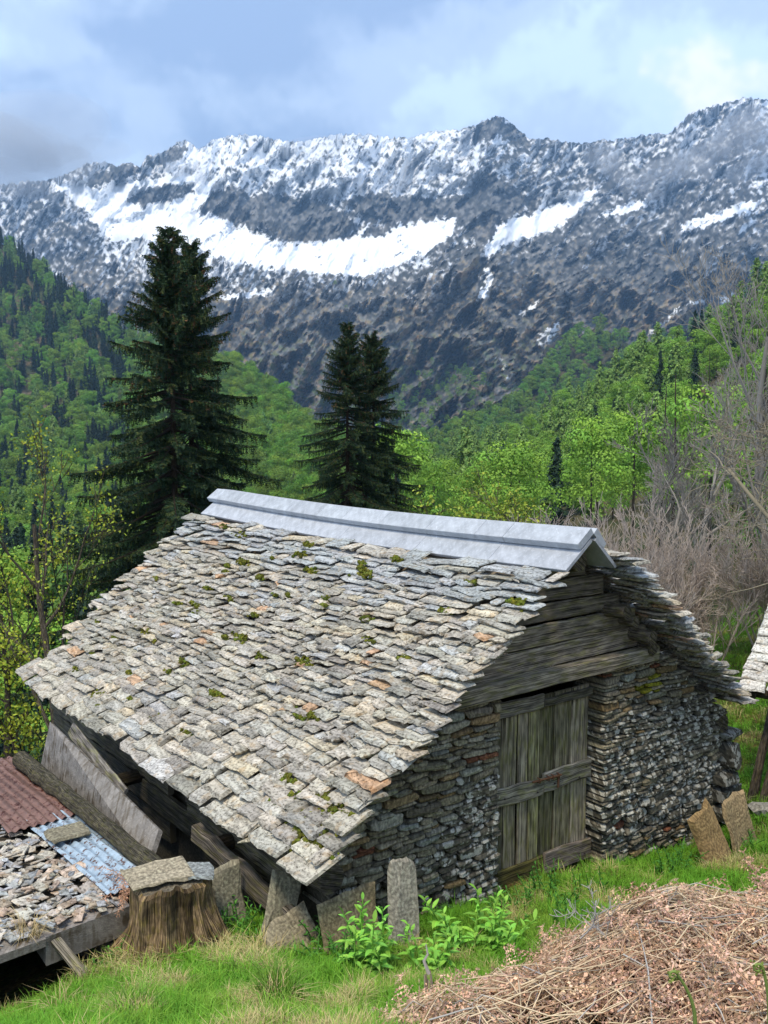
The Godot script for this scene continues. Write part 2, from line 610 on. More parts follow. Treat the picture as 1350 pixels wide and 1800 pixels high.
# distance of the mountain side in the direction of (x, y): a wide cirque with spurs and gullies
func mountain_form(x: float, y: float) -> float:
	var crest := curve(CREST, x)
	var t := clampf((y - crest) / (860.0 - crest), 0.0, 1.0)
	var d := curve([[0, 3500], [0.18, 3150], [0.30, 2600], [0.40, 2150], [0.6, 1700], [0.8, 1300], [1.0, 800]], t)
	for s in SPURS:
		var q := near_line(s, x, y)
		if q < 75.0:
			d -= 190.0 * pow(1.0 - q / 75.0, 1.3) * smoothstep(0.0, 0.06, t)
	return d


var form := PackedFloat32Array()
var fields := PackedFloat32Array()
var nd := FastNoiseLite.new()


func mountain_depth(x: float, y: float) -> float:
	if form.is_empty():                                          # the large forms, on a coarse grid
		var snow := packed(SNOWFIELDS)
		var crag := packed(CRAGS)
		for j in 90:
			for i in 180:
				form.append(mountain_form(-200.0 + i * 10.0, 160.0 + j * 8.0))
				fields.append(float(in_any(snow[0], snow[1], -200.0 + i * 10.0, 160.0 + j * 8.0) and not in_any(crag[0], crag[1], -200.0 + i * 10.0, 160.0 + j * 8.0)))
	var fx := (x + 200.0) / 10.0
	var fy := (y - 160.0) / 8.0
	var ix := int(fx)
	var iy := int(fy)
	var o := iy * 180 + ix
	var d := lerpf(lerpf(form[o], form[o + 1], fx - ix), lerpf(form[o + 180], form[o + 181], fx - ix), fy - iy)
	var soft := lerpf(lerpf(fields[o], fields[o + 1], fx - ix), lerpf(fields[o + 180], fields[o + 181], fx - ix), fy - iy)
	var rough := 1.0 - 0.8 * soft                                 # snow fills the hollows
	d -= 190.0 * (nd.get_noise_2d(x * 1.2 + 0.45 * y, y * 0.75) - 0.3) * (0.4 + 0.6 * rough)
	var lead := clampf((x - 560.0) / 300.0, 0.0, 1.0)
	d -= 34.0 * rough * lerpf(n2.get_noise_2d((x + 0.55 * y) * 8.0, (y - 0.4 * x) * 1.6 + 50.0), n2.get_noise_2d((x - 0.4 * y) * 2.0, (y + 0.5 * x) * 8.0 + 150.0), lead)
	d += 12.0 * rough * n2.get_noise_2d(x * 8.0, (y + 0.3 * x) * 8.0 + 300.0)
	return d


func make_mountain() -> void:
	n2.seed = 31
	n2.noise_type = FastNoiseLite.TYPE_SIMPLEX_SMOOTH
	n2.frequency = 0.01
	n2.fractal_type = FastNoiseLite.FRACTAL_FBM
	n2.fractal_octaves = 3
	nr.seed = 12
	nr.noise_type = FastNoiseLite.TYPE_SIMPLEX_SMOOTH
	nr.frequency = 0.011
	nr.fractal_type = FastNoiseLite.FRACTAL_RIDGED
	nr.fractal_octaves = 5
	nr.fractal_gain = 0.55
	nr.domain_warp_enabled = true
	nr.domain_warp_amplitude = 22.0
	nr.domain_warp_frequency = 0.015
	nd = nr.duplicate()
	nd.seed = 18
	nd.fractal_octaves = 3
	nd.fractal_gain = 0.42
	var snow := packed(SNOWFIELDS)
	var crag := packed(CRAGS)
	var w := 860
	var h := 350
	var pts := PackedVector3Array()
	var cols := PackedColorArray()
	pts.resize(w * (h + 3))
	cols.resize(w * (h + 3))
	var px := PackedFloat32Array()
	px.resize(w)
	for i in w:
		var f := i / (w - 1.0)
		px[i] = lerpf(-180.0, 1530.0, f)
	for i in w:
		var x := px[i]
		var crest := curve(CREST, x) + 5.0 * n2.get_noise_2d(x * 9.0, 3.0) + 3.0 * n2.get_noise_2d(x * 30.0, 70.0)
		for k in 3:                                              # the far side behind the crest
			var near := mountain_depth(x, crest)
			var d := near + 350.0 * (3 - k)
			var p := at_depth(x, crest, near)
			pts[k * w + i] = Vector3(p.x * d / near, p.y - 260.0 * (3 - k), -d)
			cols[k * w + i] = Color(0.5, 0.5, 0.5)
		for j in h:
			var t := float(j) / (h - 1)
			var y := lerpf(crest, 859.0, t)
			pts[(j + 3) * w + i] = at_depth(x, y, mountain_depth(x, y))
	var rock := Color(0.065, 0.068, 0.066)
	var rock2 := Color(0.215, 0.21, 0.20)
	var heath := Color(0.44, 0.30, 0.175)
	var heath2 := Color(0.25, 0.20, 0.115)
	var green := Color(0.06, 0.11, 0.03)
	var white := Color(0.90, 0.92, 0.94)
	var top := PackedFloat32Array()
	var amounts := PackedFloat32Array()
	for i in w:
		top.append(curve(CREST, px[i]))
	for y in 900:
		amounts.append(curve([[200, 0.60], [260, 0.60], [330, 0.52], [400, 0.42], [470, 0.36], [520, 0.20], [560, -0.08], [620, -0.5], [700, -0.9]], y))
	for j in range(3, h + 3):
		for i in w:
			var x := px[i]
			var o := j * w + i
			var y := lerpf(top[i], 860.0, (j - 3) / (h - 1.0))
			var e := pts[mini(j + 1, h + 2) * w + i] - pts[(j - 1) * w + i]
			var s := pts[j * w + mini(i + 1, w - 1)] - pts[j * w + maxi(i - 1, 0)]
			var nn := s.cross(e).normalized()
			var fine := n2.get_noise_2d(x * 7.0 + y * 3.0, y * 8.5 - x * 3.0)
			var mid := n2.get_noise_2d(x * 5.0 + y * 2.0, y * 6.0 - x * 3.0 + 800.0)
			var big := n2.get_noise_2d(x * 1.6, y * 1.6 + 200.0)
			var crest := nd.get_noise_2d(x * 1.2 + 0.45 * y, y * 0.75) - 0.3
			var scar := nr.get_noise_2d(x * 3.2 - 0.9 * y + 400.0, y * 2.4 + 90.0) - 0.3
			var lead := clampf((x - 560.0) / 300.0, 0.0, 1.0)          # rills run down the left, ledges rise to the right
			var rill := n2.get_noise_2d((x + 0.55 * y) * 8.0, (y - 0.4 * x) * 1.8 + 50.0)
			var rill2 := n2.get_noise_2d((x - 0.45 * y) * 8.0 + 300.0, (y + 0.4 * x) * 1.9 + 250.0)
			var ledge := n2.get_noise_2d((x - 0.4 * y) * 2.0, (y + 0.5 * x) * 8.0 + 150.0)
			var streak := lerpf(maxf(rill, rill2 - 0.05), 0.8 * ledge + 0.3 * rill, lead) - 0.06
			var c := rock.lerp(rock2, smoothstep(-0.25, 0.4, 0.6 * fine + 0.4 * mid - 0.3 * scar + 0.4 * streak))
			var low := smoothstep(420.0, 540.0, y + 110.0 * big + 60.0 * mid)
			c = c.lerp(heath.lerp(heath2, smoothstep(-0.3, 0.3, mid + 0.4 * fine)), low * smoothstep(-0.5, -0.05, fine * 0.5 + 0.4 * mid + 0.4 * ledge + 0.5 * (nn.y - 0.35) - 0.35 * scar))
			c = c.lerp(green, smoothstep(560.0, 760.0, y + 120.0 * mid) * smoothstep(0.0, 0.25, fine * 0.6 + mid) * 0.8)
			# snow: lies in the named fields, and in streaks on ledges higher up
			var wx := x + 5.0 * fine + 9.0 * mid
			var wy := y + 5.0 * fine - 7.0 * mid
			var amount := amounts[int(y)]
			if x > 860.0:
				amount -= 0.10 + 0.18 * smoothstep(380.0, 500.0, y)
			elif x < 200.0:
				amount -= 0.05
			if x > 300.0 and x < 820.0 and y < 350.0:
				amount += 0.14
			if y > 425.0 and y < 530.0 and x < 760.0 and x > 180.0:
				amount += 0.26 * (1.0 - (y - 425.0) / 105.0)
			if in_any(crag[0], crag[1], wx, wy):
				amount -= 0.72
			elif in_any(snow[0], snow[1], wx, wy):
				amount += 1.1
			var here := amount + 0.44 * fine + 0.42 * streak + 0.25 * mid + 0.4 * (nn.y - 0.42) - 0.22 * scar - 0.15 * crest + 0.02
			c = c.lerp(white, smoothstep(0.00, 0.36, here))
			cols[o] = c
	var o := obj("mountain", grid_mesh(pts, cols, w, h + 3, M.terrain))
	tag(o, "snow streaked rocky mountain range closing the valley", "", "", "structure")


# a hill between the valley and the mountain; d is keyed by the photograph's height, crest gives its upper edge
func hill(called: String, x0: float, x1: float, y1: float, crest: Array, depth: Callable, w: int, h: int, seed_: int, palette: Array) -> void:
	var pts := PackedVector3Array()
	var cols := PackedColorArray()
	pts.resize(w * (h + 1))
	cols.resize(w * (h + 1))
	for i in w:
		var x := lerpf(x0, x1, i / (w - 1.0))
		var top := curve(crest, x) + 6.0 * n2.get_noise_2d(x * 6.0, seed_ * 50.0)
		for j in h + 1:
			var y := lerpf(top, y1, maxf(0, j - 1) / (h - 1.0))
			var d: float = depth.call(x, y)
			var p := at_depth(x, y, d)
			if j == 0:
				p = Vector3(p.x * 1.25, p.y - 0.22 * d, p.z * 1.25)
			pts[j * w + i] = p
			var f := n2.get_noise_2d(x * 12.0, y * 12.0 + seed_ * 90.0)
			var g := n2.get_noise_2d(x * 3.0 + 70.0, y * 3.0)
			cols[j * w + i] = (palette[0] as Color).lerp(palette[1], smoothstep(-0.3, 0.3, f)).lerp(palette[2], smoothstep(0.0, 0.35, g))
	tag(obj(called, grid_mesh(pts, cols, w, h + 1, M.terrain)), "", "", "", "structure")


const CREST_L := [[-200, 310], [0, 425], [60, 474], [120, 528], [200, 582], [260, 625], [330, 648], [420, 668], [470, 705], [540, 785], [620, 838], [700, 850]]
const CREST_R := [[660, 860], [740, 838], [800, 826], [860, 800], [900, 790], [950, 768], [1000, 738], [1060, 705], [1120, 664], [1180, 636], [1240, 612], [1300, 575], [1350, 540], [1500, 440], [1700, 330]]
const CREST_M := [[690, 800], [760, 790], [800, 775], [860, 742], [900, 716], [940, 670], [985, 622], [1020, 588], [1050, 575], [1090, 596], [1120, 620], [1160, 604], [1220, 575], [1290, 548], [1400, 520], [1500, 510]]


func depth_l(x: float, y: float) -> float:
	return curve([[250, 1250], [385, 1080], [600, 850], [830, 480], [1000, 230], [1200, 115], [1420, 62]], y) * (1.0 - 0.0002 * x) * (1.0 + 0.04 * n2.get_noise_2d(x * 1.2, y * 1.2))


func depth_m(x: float, y: float) -> float:
	return curve([[500, 1180], [600, 1080], [720, 900], [860, 640]], y) * (1.0 + 0.03 * n2.get_noise_2d(x * 2.2, y * 2.2 + 300.0))


func depth_r(x: float, y: float) -> float:
	var crest := curve(CREST_R, x)
	var t := clampf((y - crest) / (1010.0 - crest), 0.0, 1.6)
	var far := curve([[660, 560], [900, 470], [1100, 380], [1350, 300], [1700, 240]], x)
	return lerpf(far, 78.0, minf(1.0, pow(t, 0.72))) * (1.0 + 0.03 * n2.get_noise_2d(x * 3.0, y * 3.0 + 100.0)) * (1.0 if t < 1.0 else 1.0 - 0.6 * (t - 1.0))


func make_hills() -> void:
	hill("hillside", -200, 720, 1420, CREST_L, depth_l, 240, 220, 3, [Color(0.085, 0.085, 0.05), Color(0.17, 0.13, 0.085), Color(0.05, 0.065, 0.03)])
	hill("foothill", 680, 1520, 862, CREST_M, depth_m, 180, 90, 4, [Color(0.06, 0.06, 0.035), Color(0.10, 0.085, 0.05), Color(0.05, 0.06, 0.03)])
	hill("wooded_slope", 640, 1720, 1160, CREST_R, depth_r, 240, 160, 5, [Color(0.07, 0.07, 0.035), Color(0.12, 0.10, 0.055), Color(0.05, 0.07, 0.03)])


# ---------------------------------------------------------------- the meadow the hut stands on
func make_ground() -> void:
	var w := 260
	var h := 300
	var pts := PackedVector3Array()
	var cols := PackedColorArray()
	pts.resize(w * h)
	cols.resize(w * h)
	for j in h:
		var fz := j / (h - 1.0)
		var z := lerpf(-46.0, 6.0, 1.0 - pow(1.0 - fz, 1.5)) if false else 6.0 - 52.0 * pow(1.0 - fz, 1.45)
		for i in w:
			var fx := (i / (w - 1.0)) * 2.0 - 1.0
			var x := signf(fx) * pow(absf(fx), 1.6) * 34.0 + 1.0
			pts[j * w + i] = Vector3(x, ground(x, z), z)
			var f := n1.get_noise_2d(x * 70.0, z * 70.0)
			var g := n1.get_noise_2d(x * 22.0 + 40.0, z * 22.0)
			cols[j * w + i] = Color(0.12, 0.13, 0.05).lerp(Color(0.30, 0.24, 0.12), smoothstep(-0.1, 0.35, f + 0.6 * g))
	var o := obj("ground", grid_mesh(pts, cols, w, h, M.soil))
	tag(o, "", "", "", "structure")


# ---------------------------------------------------------------- mist hanging on the mountain
func make_mist() -> void:
	var r := rnd(400)
	var banks := [["cloud_bank", 2750.0, 0.0015, [[40, 235, 150, 55], [-60, 270, 160, 75], [110, 285, 70, 26], [15, 305, 90, 28], [70, 262, 110, 40], [170, 265, 60, 22]]],
		["mist_cloud", 2350.0, 0.0060, [[1060, 275, 34, 24], [1085, 300, 36, 18], [1120, 322, 34, 15], [1145, 338, 26, 12], [1170, 300, 46, 20], [1215, 290, 44, 20], [1250, 268, 40, 26], [1290, 240, 46, 34], [1325, 215, 40, 26], [1340, 255, 44, 40], [1310, 300, 40, 18]]],
		["mist_cloud", 2500.0, 0.0020, [[560, 262, 70, 16], [330, 300, 50, 18], [680, 330, 40, 14]]]]
	for b in banks:
		var m := FogMaterial.new()
		m.density = b[2]
		m.albedo = Color(1.0, 1.0, 1.0)
		for q in b[3]:
			var f := FogVolume.new()
			f.shape = RenderingServer.FOG_VOLUME_SHAPE_ELLIPSOID
			f.material = m
			f.name = numbered(b[0])
			var k: float = b[1] / F
			f.size = Vector3(q[2] * 2.0 * k, q[3] * 2.0 * k, q[2] * 1.5 * k)
			f.position = at_depth(q[0], q[1], b[1] + r.randf_range(-60, 60))
			f.rotation.z = r.randf_range(-0.5, 0.3)
			add_child(f)
			tag(f, "thin white mist drifting across the mountain crest" if b[0] == "mist_cloud" else "grey cloud lying on the end of the mountain crest", "", "", "stuff")


# ---------------------------------------------------------------- stones, slates and boards
# a flat split slab: c its middle, x and y its two long directions, z its upper face; corners broken off, edges flaked in layers
func slab(mb: MB, c: Vector3, x: Vector3, y: Vector3, z: Vector3, sx: float, sy: float, th: float, r: RandomNumberGenerator, corners := 11, rag := 0.10) -> void:
	var first := mb.v.size()
	var plan: Array[Vector2] = []
	var small := minf(sx, sy)
	var skew := r.randf_range(-0.14, 0.14)
	for side in 4:
		var a: Vector2 = [Vector2(-1, -1), Vector2(1, -1), Vector2(1, 1), Vector2(-1, 1)][side]
		var b: Vector2 = [Vector2(1, -1), Vector2(1, 1), Vector2(-1, 1), Vector2(-1, -1)][side]
		var n := maxi(1, int(corners / 3.2)) if side % 2 == 0 else maxi(1, int(corners / 7.0))
		var cut := Vector2(r.randf() * r.randf(), r.randf() * r.randf()) * 0.42 * small
		var l := sx if side % 2 == 0 else sy
		var slope := r.randf_range(-0.5, 0.5)
		for k in n + 1:
			var f := lerpf(cut.x / l, 1.0 - cut.y / l, float(k) / n)
			var p := a.lerp(b, clampf(f + r.randf_range(-0.3, 0.3) / n * float(k > 0 and k < n), 0.0, 1.0))
			var inward := Vector2(-(b - a).y, (b - a).x) * 0.5
			p += inward * (rag * small / (sy if side % 2 == 0 else sx)) * (r.randf_range(0.0, 1.3) + slope * (f - 0.5) * 2.0 + 0.2)
			p.x += skew * p.y
			plan.append(p)
	var n := plan.size()
	var top := []
	var mid := []
	var low := []
	var wob := r.randf() * 10.0
	for k in n:
		var p := plan[k]
		var q := c + x * (p.x * sx * 0.5) + y * (p.y * sy * 0.5)
		var lift := z * (th * (0.22 * sin(wob + p.x * 2.3) + r.randf_range(-0.12, 0.12)))
		var out := (q - c).normalized()
		top.append(q + lift + z * th * 0.5 - out * th * r.randf_range(0.1, 0.6))
		mid.append(q + lift + out * th * r.randf_range(-0.15, 0.25) + z * th * r.randf_range(-0.25, 0.25))
		low.append(q - z * th * 0.5 - out * minf(th * r.randf_range(0.6, 2.0), small * 0.3))
	var heads := []
	for k in 2:
		heads.append(c + z * th * r.randf_range(0.42, 0.66) + x * sx * ((k - 0.5) * 0.5 + r.randf_range(-0.06, 0.06)) + y * sy * r.randf_range(-0.12, 0.12))
	var last := -1
	for k in n + 1:
		var i := k % n
		var near := 0 if plan[i].x - skew * plan[i].y < 0.0 else 1
		if k > 0:
			mb.tri_out(heads[last], top[(k - 1) % n], top[i], c)
			if near != last:
				mb.tri_out(heads[last], heads[near], top[i], c)
		last = near
	for k in n:
		var l := (k + 1) % n
		mb.quad_out(top[k], mid[k], mid[l], top[l], c)
		mb.quad_out(mid[k], low[k], low[l], mid[l], c)
		mb.tri_out(c - z * th * 0.5, low[k], low[l], c)
	lay_uv(mb, first, c, x, y, z, r)


# the grain of a stone runs along its own axes, at a place of its own in the pattern
func lay_uv(mb: MB, first: int, c: Vector3, x: Vector3, y: Vector3, z: Vector3, r: RandomNumberGenerator) -> void:
	var o := Vector2(r.randf(), r.randf()) * 7.0
	var turn := r.randf_range(-0.35, 0.35)
	for i in range(first, mb.v.size()):
		var p := mb.v[i] - c
		mb.uv[i] = Vector2(p.dot(y) + p.dot(z) * 0.7, p.dot(x) + p.dot(z) * 0.5).rotated(turn) + o


# a stone laid in a wall: x along the course, y up, z out of the wall
func wall_stone(mb: MB, c: Vector3, x: Vector3, y: Vector3, z: Vector3, sx: float, sy: float, depth: float, r: RandomNumberGenerator) -> void:
	var first := mb.v.size()
	var n := 9
	var face := []
	var rim := []
	var back := []
	var e := r.randf_range(0.30, 0.62)
	var tilt := Vector2(r.randf_range(-0.16, 0.16), r.randf_range(-0.25, 0.12))
	for k in n:
		var a := TAU * (k + r.randf_range(-0.3, 0.3)) / n
		var p := Vector2(cos(a), sin(a))
		p = Vector2(signf(p.x) * pow(absf(p.x), e), signf(p.y) * pow(absf(p.y), e)) * r.randf_range(0.90, 1.05)
		var q := x * (p.x * sx * 0.5) + y * (p.y * sy * 0.5)
		var lean := z * (p.x * sx * 0.5 * tilt.x + p.y * sy * 0.5 * tilt.y)
		var inset := r.randf_range(0.80, 0.93)
		face.append(c + q * inset + lean + z * r.randf_range(-0.004, 0.006))
		rim.append(c + q + lean * 0.6 - z * r.randf_range(0.008, 0.022))
		back.append(c + q * 0.96 - z * depth)
	var head := c + z * r.randf_range(0.0, 0.012) + x * sx * r.randf_range(-0.15, 0.15) + y * sy * r.randf_range(-0.12, 0.12)
	var o := c - z * depth * 0.5
	for k in n:
		var l := (k + 1) % n
		mb.tri_out(head, face[k], face[l], o)
		mb.quad_out(face[k], rim[k], rim[l], face[l], o)
		mb.quad_out(rim[k], back[k], back[l], rim[l], o)
	lay_uv(mb, first, c, y, x, z, r)


# a weathered board from p to q: w wide along side, t thick; worn edges, a slight bow, uv along its length
func board(mb: MB, p: Vector3, q: Vector3, side: Vector3, w: float, t: float, r: RandomNumberGenerator, wear := 0.012) -> void:
	var d := (q - p).normalized()
	var l := p.distance_to(q)
	side = (side - d * side.dot(d)).normalized()
	var z := d.cross(side).normalized()
	var n := clampi(int(l / 0.13), 3, 26)
	var b := minf(0.008, t * 0.3)
	var rings := []
	var o := Vector2(r.randf() * 3.0, r.randf() * 3.0)
	var bow := r.randf_range(-1, 1) * 0.006 * l
	for i in n + 1:
		var f := float(i) / n
		var end := 0.0
		if i == 0 or i == n:
			end = r.randf_range(-0.008, 0.008)
		var c := p + d * (l * f + end) + z * (sin(f * PI) * bow)
		var wl := w * 0.5 - r.randf() * wear
		var wr := w * 0.5 - r.randf() * wear
		rings.append([c - side * wl + z * (t * 0.5 - b), c - side * (wl - b) + z * t * 0.5, c + side * (wr - b) + z * t * 0.5, c + side * wr + z * (t * 0.5 - b),
			c + side * wr - z * (t * 0.5 - b), c + side * (wr - b) - z * t * 0.5, c - side * (wl - b) - z * t * 0.5, c - side * wl - z * (t * 0.5 - b)])
	var us := [0.0, b, w - b, w, w + t, w + t + b, w * 2 + t, w * 2 + t + b, w * 2 + t * 2]
	for i in n:
		for k in 8:
			var k2 := (k + 1) % 8
			var a: Vector3 = rings[i][k]
			var b2: Vector3 = rings[i][k2]
			var c2: Vector3 = rings[i + 1][k2]
			var e2: Vector3 = rings[i + 1][k]
			var va := Vector2(us[k], l * i / n) + o
			var vb := Vector2(us[k + 1], l * i / n) + o
			var vc := Vector2(us[k + 1], l * (i + 1) / n) + o
			var vd := Vector2(us[k], l * (i + 1) / n) + o
			mb.tri_uv(a, c2, b2, va, vc, vb)
			mb.tri_uv(a, e2, c2, va, vd, vc)
	for e in [0, n]:
		var m: Vector3 = (rings[e][1] + rings[e][5]) * 0.5
		for k in 8:
			mb.tri_out(m, rings[e][k], rings[e][(k + 1) % 8], (p + q) * 0.5)


func log_between(mb: MB, p: Vector3, q: Vector3, ra: float, rb: float, r: RandomNumberGenerator, sides := 10) -> void:
	var pts := []
	var rad := []
	var n := maxi(3, int(p.distance_to(q) / 0.2))
	for i in n + 1:
		var f := float(i) / n
		pts.append(p.lerp(q, f) + rvec(r) * ra * (0.12 if i > 0 and i < n else 0.0))
		rad.append(lerpf(ra, rb, f) * r.randf_range(0.93, 1.07))
	mb.tube(pts, rad, sides, true)


# ---------------------------------------------------------------- the hut
func wall_u(v: float) -> float:
	return 0.30 - 0.03 * v


func roof_h(v: float) -> float:
	return v * tan(SLOPE) if v < RIDGE_V else RIDGE_H * (5.62 - v) / (5.62 - RIDGE_V)


func slate_color(r: RandomNumberGenerator, top: float) -> Color:
	var k := r.randf()
	var c := Color(0.61, 0.575, 0.50)
	if k < 0.40: c = Color(0.57, 0.55, 0.50)
	elif k < 0.48: c = Color(0.58, 0.59, 0.59)
	elif k < 0.505: c = Color(0.70, 0.48, 0.32)
	elif k < 0.58: c = Color(0.66, 0.59, 0.47)
	elif k < 0.74: c = Color(0.42, 0.405, 0.37)
	if top > 0.0 and r.randf() < top:
		c = Color(0.50, 0.53, 0.555)
	return vary(c, r, 0.16, 0.03)


func make_roof(h: Node3D) -> void:
	var r := rnd(1)
	var roof := Node3D.new()
	roof.name = "roof"
	h.add_child(roof)
	roof.position = hut(3.0, RIDGE_V, RIDGE_H) - h.position
	# deck boards under the slates, and the poles that carry them
	for side in 2:
		var eave_v := 0.12 if side == 0 else 5.45
		var mb := MB.new()
		mb.col = Color(0.36, 0.32, 0.27)
		var e := Vector3(0, -0.10, 0)
		var a := hut(0.40, eave_v, roof_h(eave_v)) + e
		var b := hut(6.15, eave_v, roof_h(eave_v)) + e
		var c := hut(6.35, RIDGE_V, RIDGE_H) + e
		var d := hut(0.40, RIDGE_V, RIDGE_H) + e
		var down := Vector3(0, -0.03, 0)
		var mid := (a + c) * 0.5 + down * 0.5
		for f in [[a, b, c, d], [a + down, b + down, c + down, d + down], [a, b, b + down, a + down], [b, c, c + down, b + down], [c, d, d + down, c + down], [d, a, a + down, d + down]]:
			mb.quad_out(f[0], f[1], f[2], f[3], mid)
		part("deck", mb, M.board, roof)
	var poles := [[0.30, -0.17, 0.12], [1.05, 0.50, 0.07], [1.80, 1.02, 0.07], [2.90, 1.86, 0.09], [3.46, 1.36, 0.07], [3.64, 1.24, 0.055], [3.84, 1.07, 0.065], [3.98, 0.93, 0.06], [4.55, 0.55, 0.07], [5.35, -0.10, 0.10]]
	for p in poles:
		var mb := MB.new()
		mb.col = vary(Color(0.38, 0.335, 0.28), r, 0.2)
		var near: float = [0.20, 0.50, 0.50, 0.12, 0.02, 0.05, 0.0, 0.08, 0.5, 0.12][poles.find(p)]
		log_between(mb, hut(near, p[0], p[1]), hut(6.2, p[0], p[1]), p[2], p[2] * 0.85, r)
		part("purlin", mb, M.bark, roof)
	# slates, course by course from the eave up; collected first, so that the largest in view become parts
	var made := []
	for side in 2:
		var slope := SLOPE if side == 0 else atan(RIDGE_H / (5.62 - RIDGE_V))
		var along := V if side == 0 else -V
		var up := along * cos(slope) + Vector3.UP * sin(slope)
		var nrm := Vector3.UP * cos(slope) - along * sin(slope)
		var length := 2.98 if side == 0 else 3.04
		var t := -0.08
		var row := 0
		while t < length - 0.02:
			var f := t / length
			var step := curve([[0, 0.135], [0.12, 0.100], [0.35, 0.074], [0.7, 0.072], [0.86, 0.080], [1, 0.078]], f) * r.randf_range(0.88, 1.12) * (1.0 if side == 0 else 0.78)
			var long := curve([[0, 0.38], [0.15, 0.27], [0.45, 0.21], [0.7, 0.22], [0.85, 0.33], [1, 0.30]], f)
			var far := curve([[0, 6.02], [0.18, 6.05], [0.5, 6.22], [1, 6.38]], f)
			var s := -0.07 + (r.randf_range(-0.06, 0.06) if side == 0 else r.randf_range(-0.17, 0.10))
			while s < far:
				var l := long * r.randf_range(0.55, 1.6)
				if r.randf() < 0.16:
					l *= 0.5
				if side == 1 and s > 1.0:
					l *= 1.8
				var deep := step * r.randf_range(2.1, 2.9) * (1.0 if side == 0 else 1.5)
				var th := r.randf_range(0.020, 0.044) * (1.25 if f < 0.15 else 0.9 if f > 0.8 else 1.0)
				var st := s + l * 0.5
				var sag := -0.05 * sin(PI * clampf(st / 6.3, 0, 1)) * f + 0.028 * n1.get_noise_2d(st * 50.0, t * 50.0 + side * 900.0)
				var jut := r.randf_range(-0.017, 0.017) + 0.05 * n1.get_noise_2d(st * 34.0, t * 10.0 + 300.0)
				var base := (E0 if side == 0 else hut(0, 5.62, 0)) + U * st + up * (t + jut + deep * 0.5) + Vector3(0, sag, 0)
				var pitch := atan2(0.096 + r.randf_range(-0.030, 0.034), deep) + (0.22 if side == 1 else 0.0)
				var yaw := r.randf_range(-0.09, 0.09)
				var x := U.rotated(nrm, yaw)
				var y := up.rotated(nrm, yaw).rotated(x, 0)
				y = (y * cos(pitch) - nrm * sin(pitch)).normalized()
				x = x.rotated(y, r.randf_range(-0.05, 0.05))
				var z := x.cross(y).normalized()
				if z.dot(nrm) < 0: z = -z
				var mb := MB.new()
				var blue := 0.8 * smoothstep(0.80, 0.88, f) * (1.0 - smoothstep(0.95, 1.0, f)) + 0.06 * smoothstep(0.3, 0.8, f)
				mb.col = slate_color(r, blue)
				if f < 0.14 and mb.col.b < mb.col.r * 0.6: mb.col = Color(0.60, 0.57, 0.50)
				slab(mb, base + nrm * (0.034 + th * 0.5 + r.randf() * 0.012), x, y, z, l - r.randf_range(0.0, 0.012), deep, th, r, 13, 0.11)
				var seen: float = l * step / base.distance_squared_to(EYE) if side == 0 or s < 0.4 else 0.0
				made.append([seen, mb, side])
				# a chip wedged between two slates
				if r.randf() < 0.22:
					var chip := MB.new()
					chip.col = slate_color(r, blue)
					var k := r.randf_range(0.07, 0.15)
					slab(chip, base - up * deep * 0.36 + x * l * 0.46 + nrm * 0.07, x.rotated(nrm, r.randf_range(-0.6, 0.6)), y.rotated(nrm, r.randf_range(-0.6, 0.6)), z, k, k * 0.8, 0.018, r, 7, 0.2)
					made.append([0.0 if side else k * 0.06 / base.distance_squared_to(EYE), chip, side])
				s += l
			t += step
			row += 1
	made.sort_custom(func(a, b): return a[0] > b[0])
	var rest := MB.new()
	for i in made.size():
		if i < 300:
			part("slate", made[i][1], M.slate, roof)
		else:
			rest.add(made[i][1], Transform3D(), Color.WHITE)
	part("slates", rest, M.slate, roof, "stuff")
	print("slates ", made.size())
	# sawn stone along the ridge: slabs below, a thick cap above
	var slabs := [-0.03, 0.88, 1.92, 3.21, 4.82, 6.50]
	for side in 2:
		for i in slabs.size() - 1:
			var mb := MB.new()
			mb.col = vary(Color(0.60, 0.63, 0.67), r, 0.05)
			ridge_piece(mb, slabs[i] + 0.002, slabs[i + 1] - 0.002, [2.545, 1.815] if side == 0 else [3.20, 1.79], [2.87, 2.05] if side == 0 else [2.905, 2.055], 0.030, side)
			part("ridge_slab", mb, M.sawn_stone, roof)
		var caps := [-0.03, 0.84, 1.21, 1.91, 2.66, 3.35, 3.85, 4.52, 5.08, 5.78, 6.32, 6.60]
		for i in caps.size() - 1:
			var mb := MB.new()
			mb.col = vary(Color(0.59, 0.625, 0.66), r, 0.09)
			ridge_piece(mb, caps[i] + 0.002, caps[i + 1] - 0.002, [2.715, 1.993] if side == 0 else [3.02, 1.975], [2.886, 2.118] if side == 0 else [2.889, 2.118], 0.062, side)
			part("ridge_cap", mb, M.sawn_stone, roof)
	# moss in the joints of the slates
	var moss := MB.new()
	var spots := [[0.30, 0.24, 0.13, 150], [0.16, 0.44, 0.08, 60], [0.33, 0.12, 0.10, 60]]
	for k in 60:
		spots.append([r.randf_range(0.1, 5.9), r.randf_range(0.15, 2.9), r.randf_range(0.02, 0.07), r.randi_range(8, 34)])
	for q in spots:
		for k in int(q[3] * 1.6):
			var t: float = q[1] + r.randfn() * q[2] * 0.35
			var s: float = q[0] + r.randfn() * q[2]
			var up := V * cos(SLOPE) + Vector3.UP * sin(SLOPE)
			var nrm := Vector3.UP * cos(SLOPE) - V * sin(SLOPE)
			var p := E0 + U * s + up * t + nrm * r.randf_range(0.055, 0.09)
			moss.col = vary(Color(0.12, 0.13, 0.02), r, 0.5, 0.2)
			var g := r.randf_range(0.012, 0.028)
			slab(moss, p, U, up, nrm, g * 1.6, g * 1.5, g, r, 5, 0.2)
	part("moss", moss, M.moss, roof, "stuff")


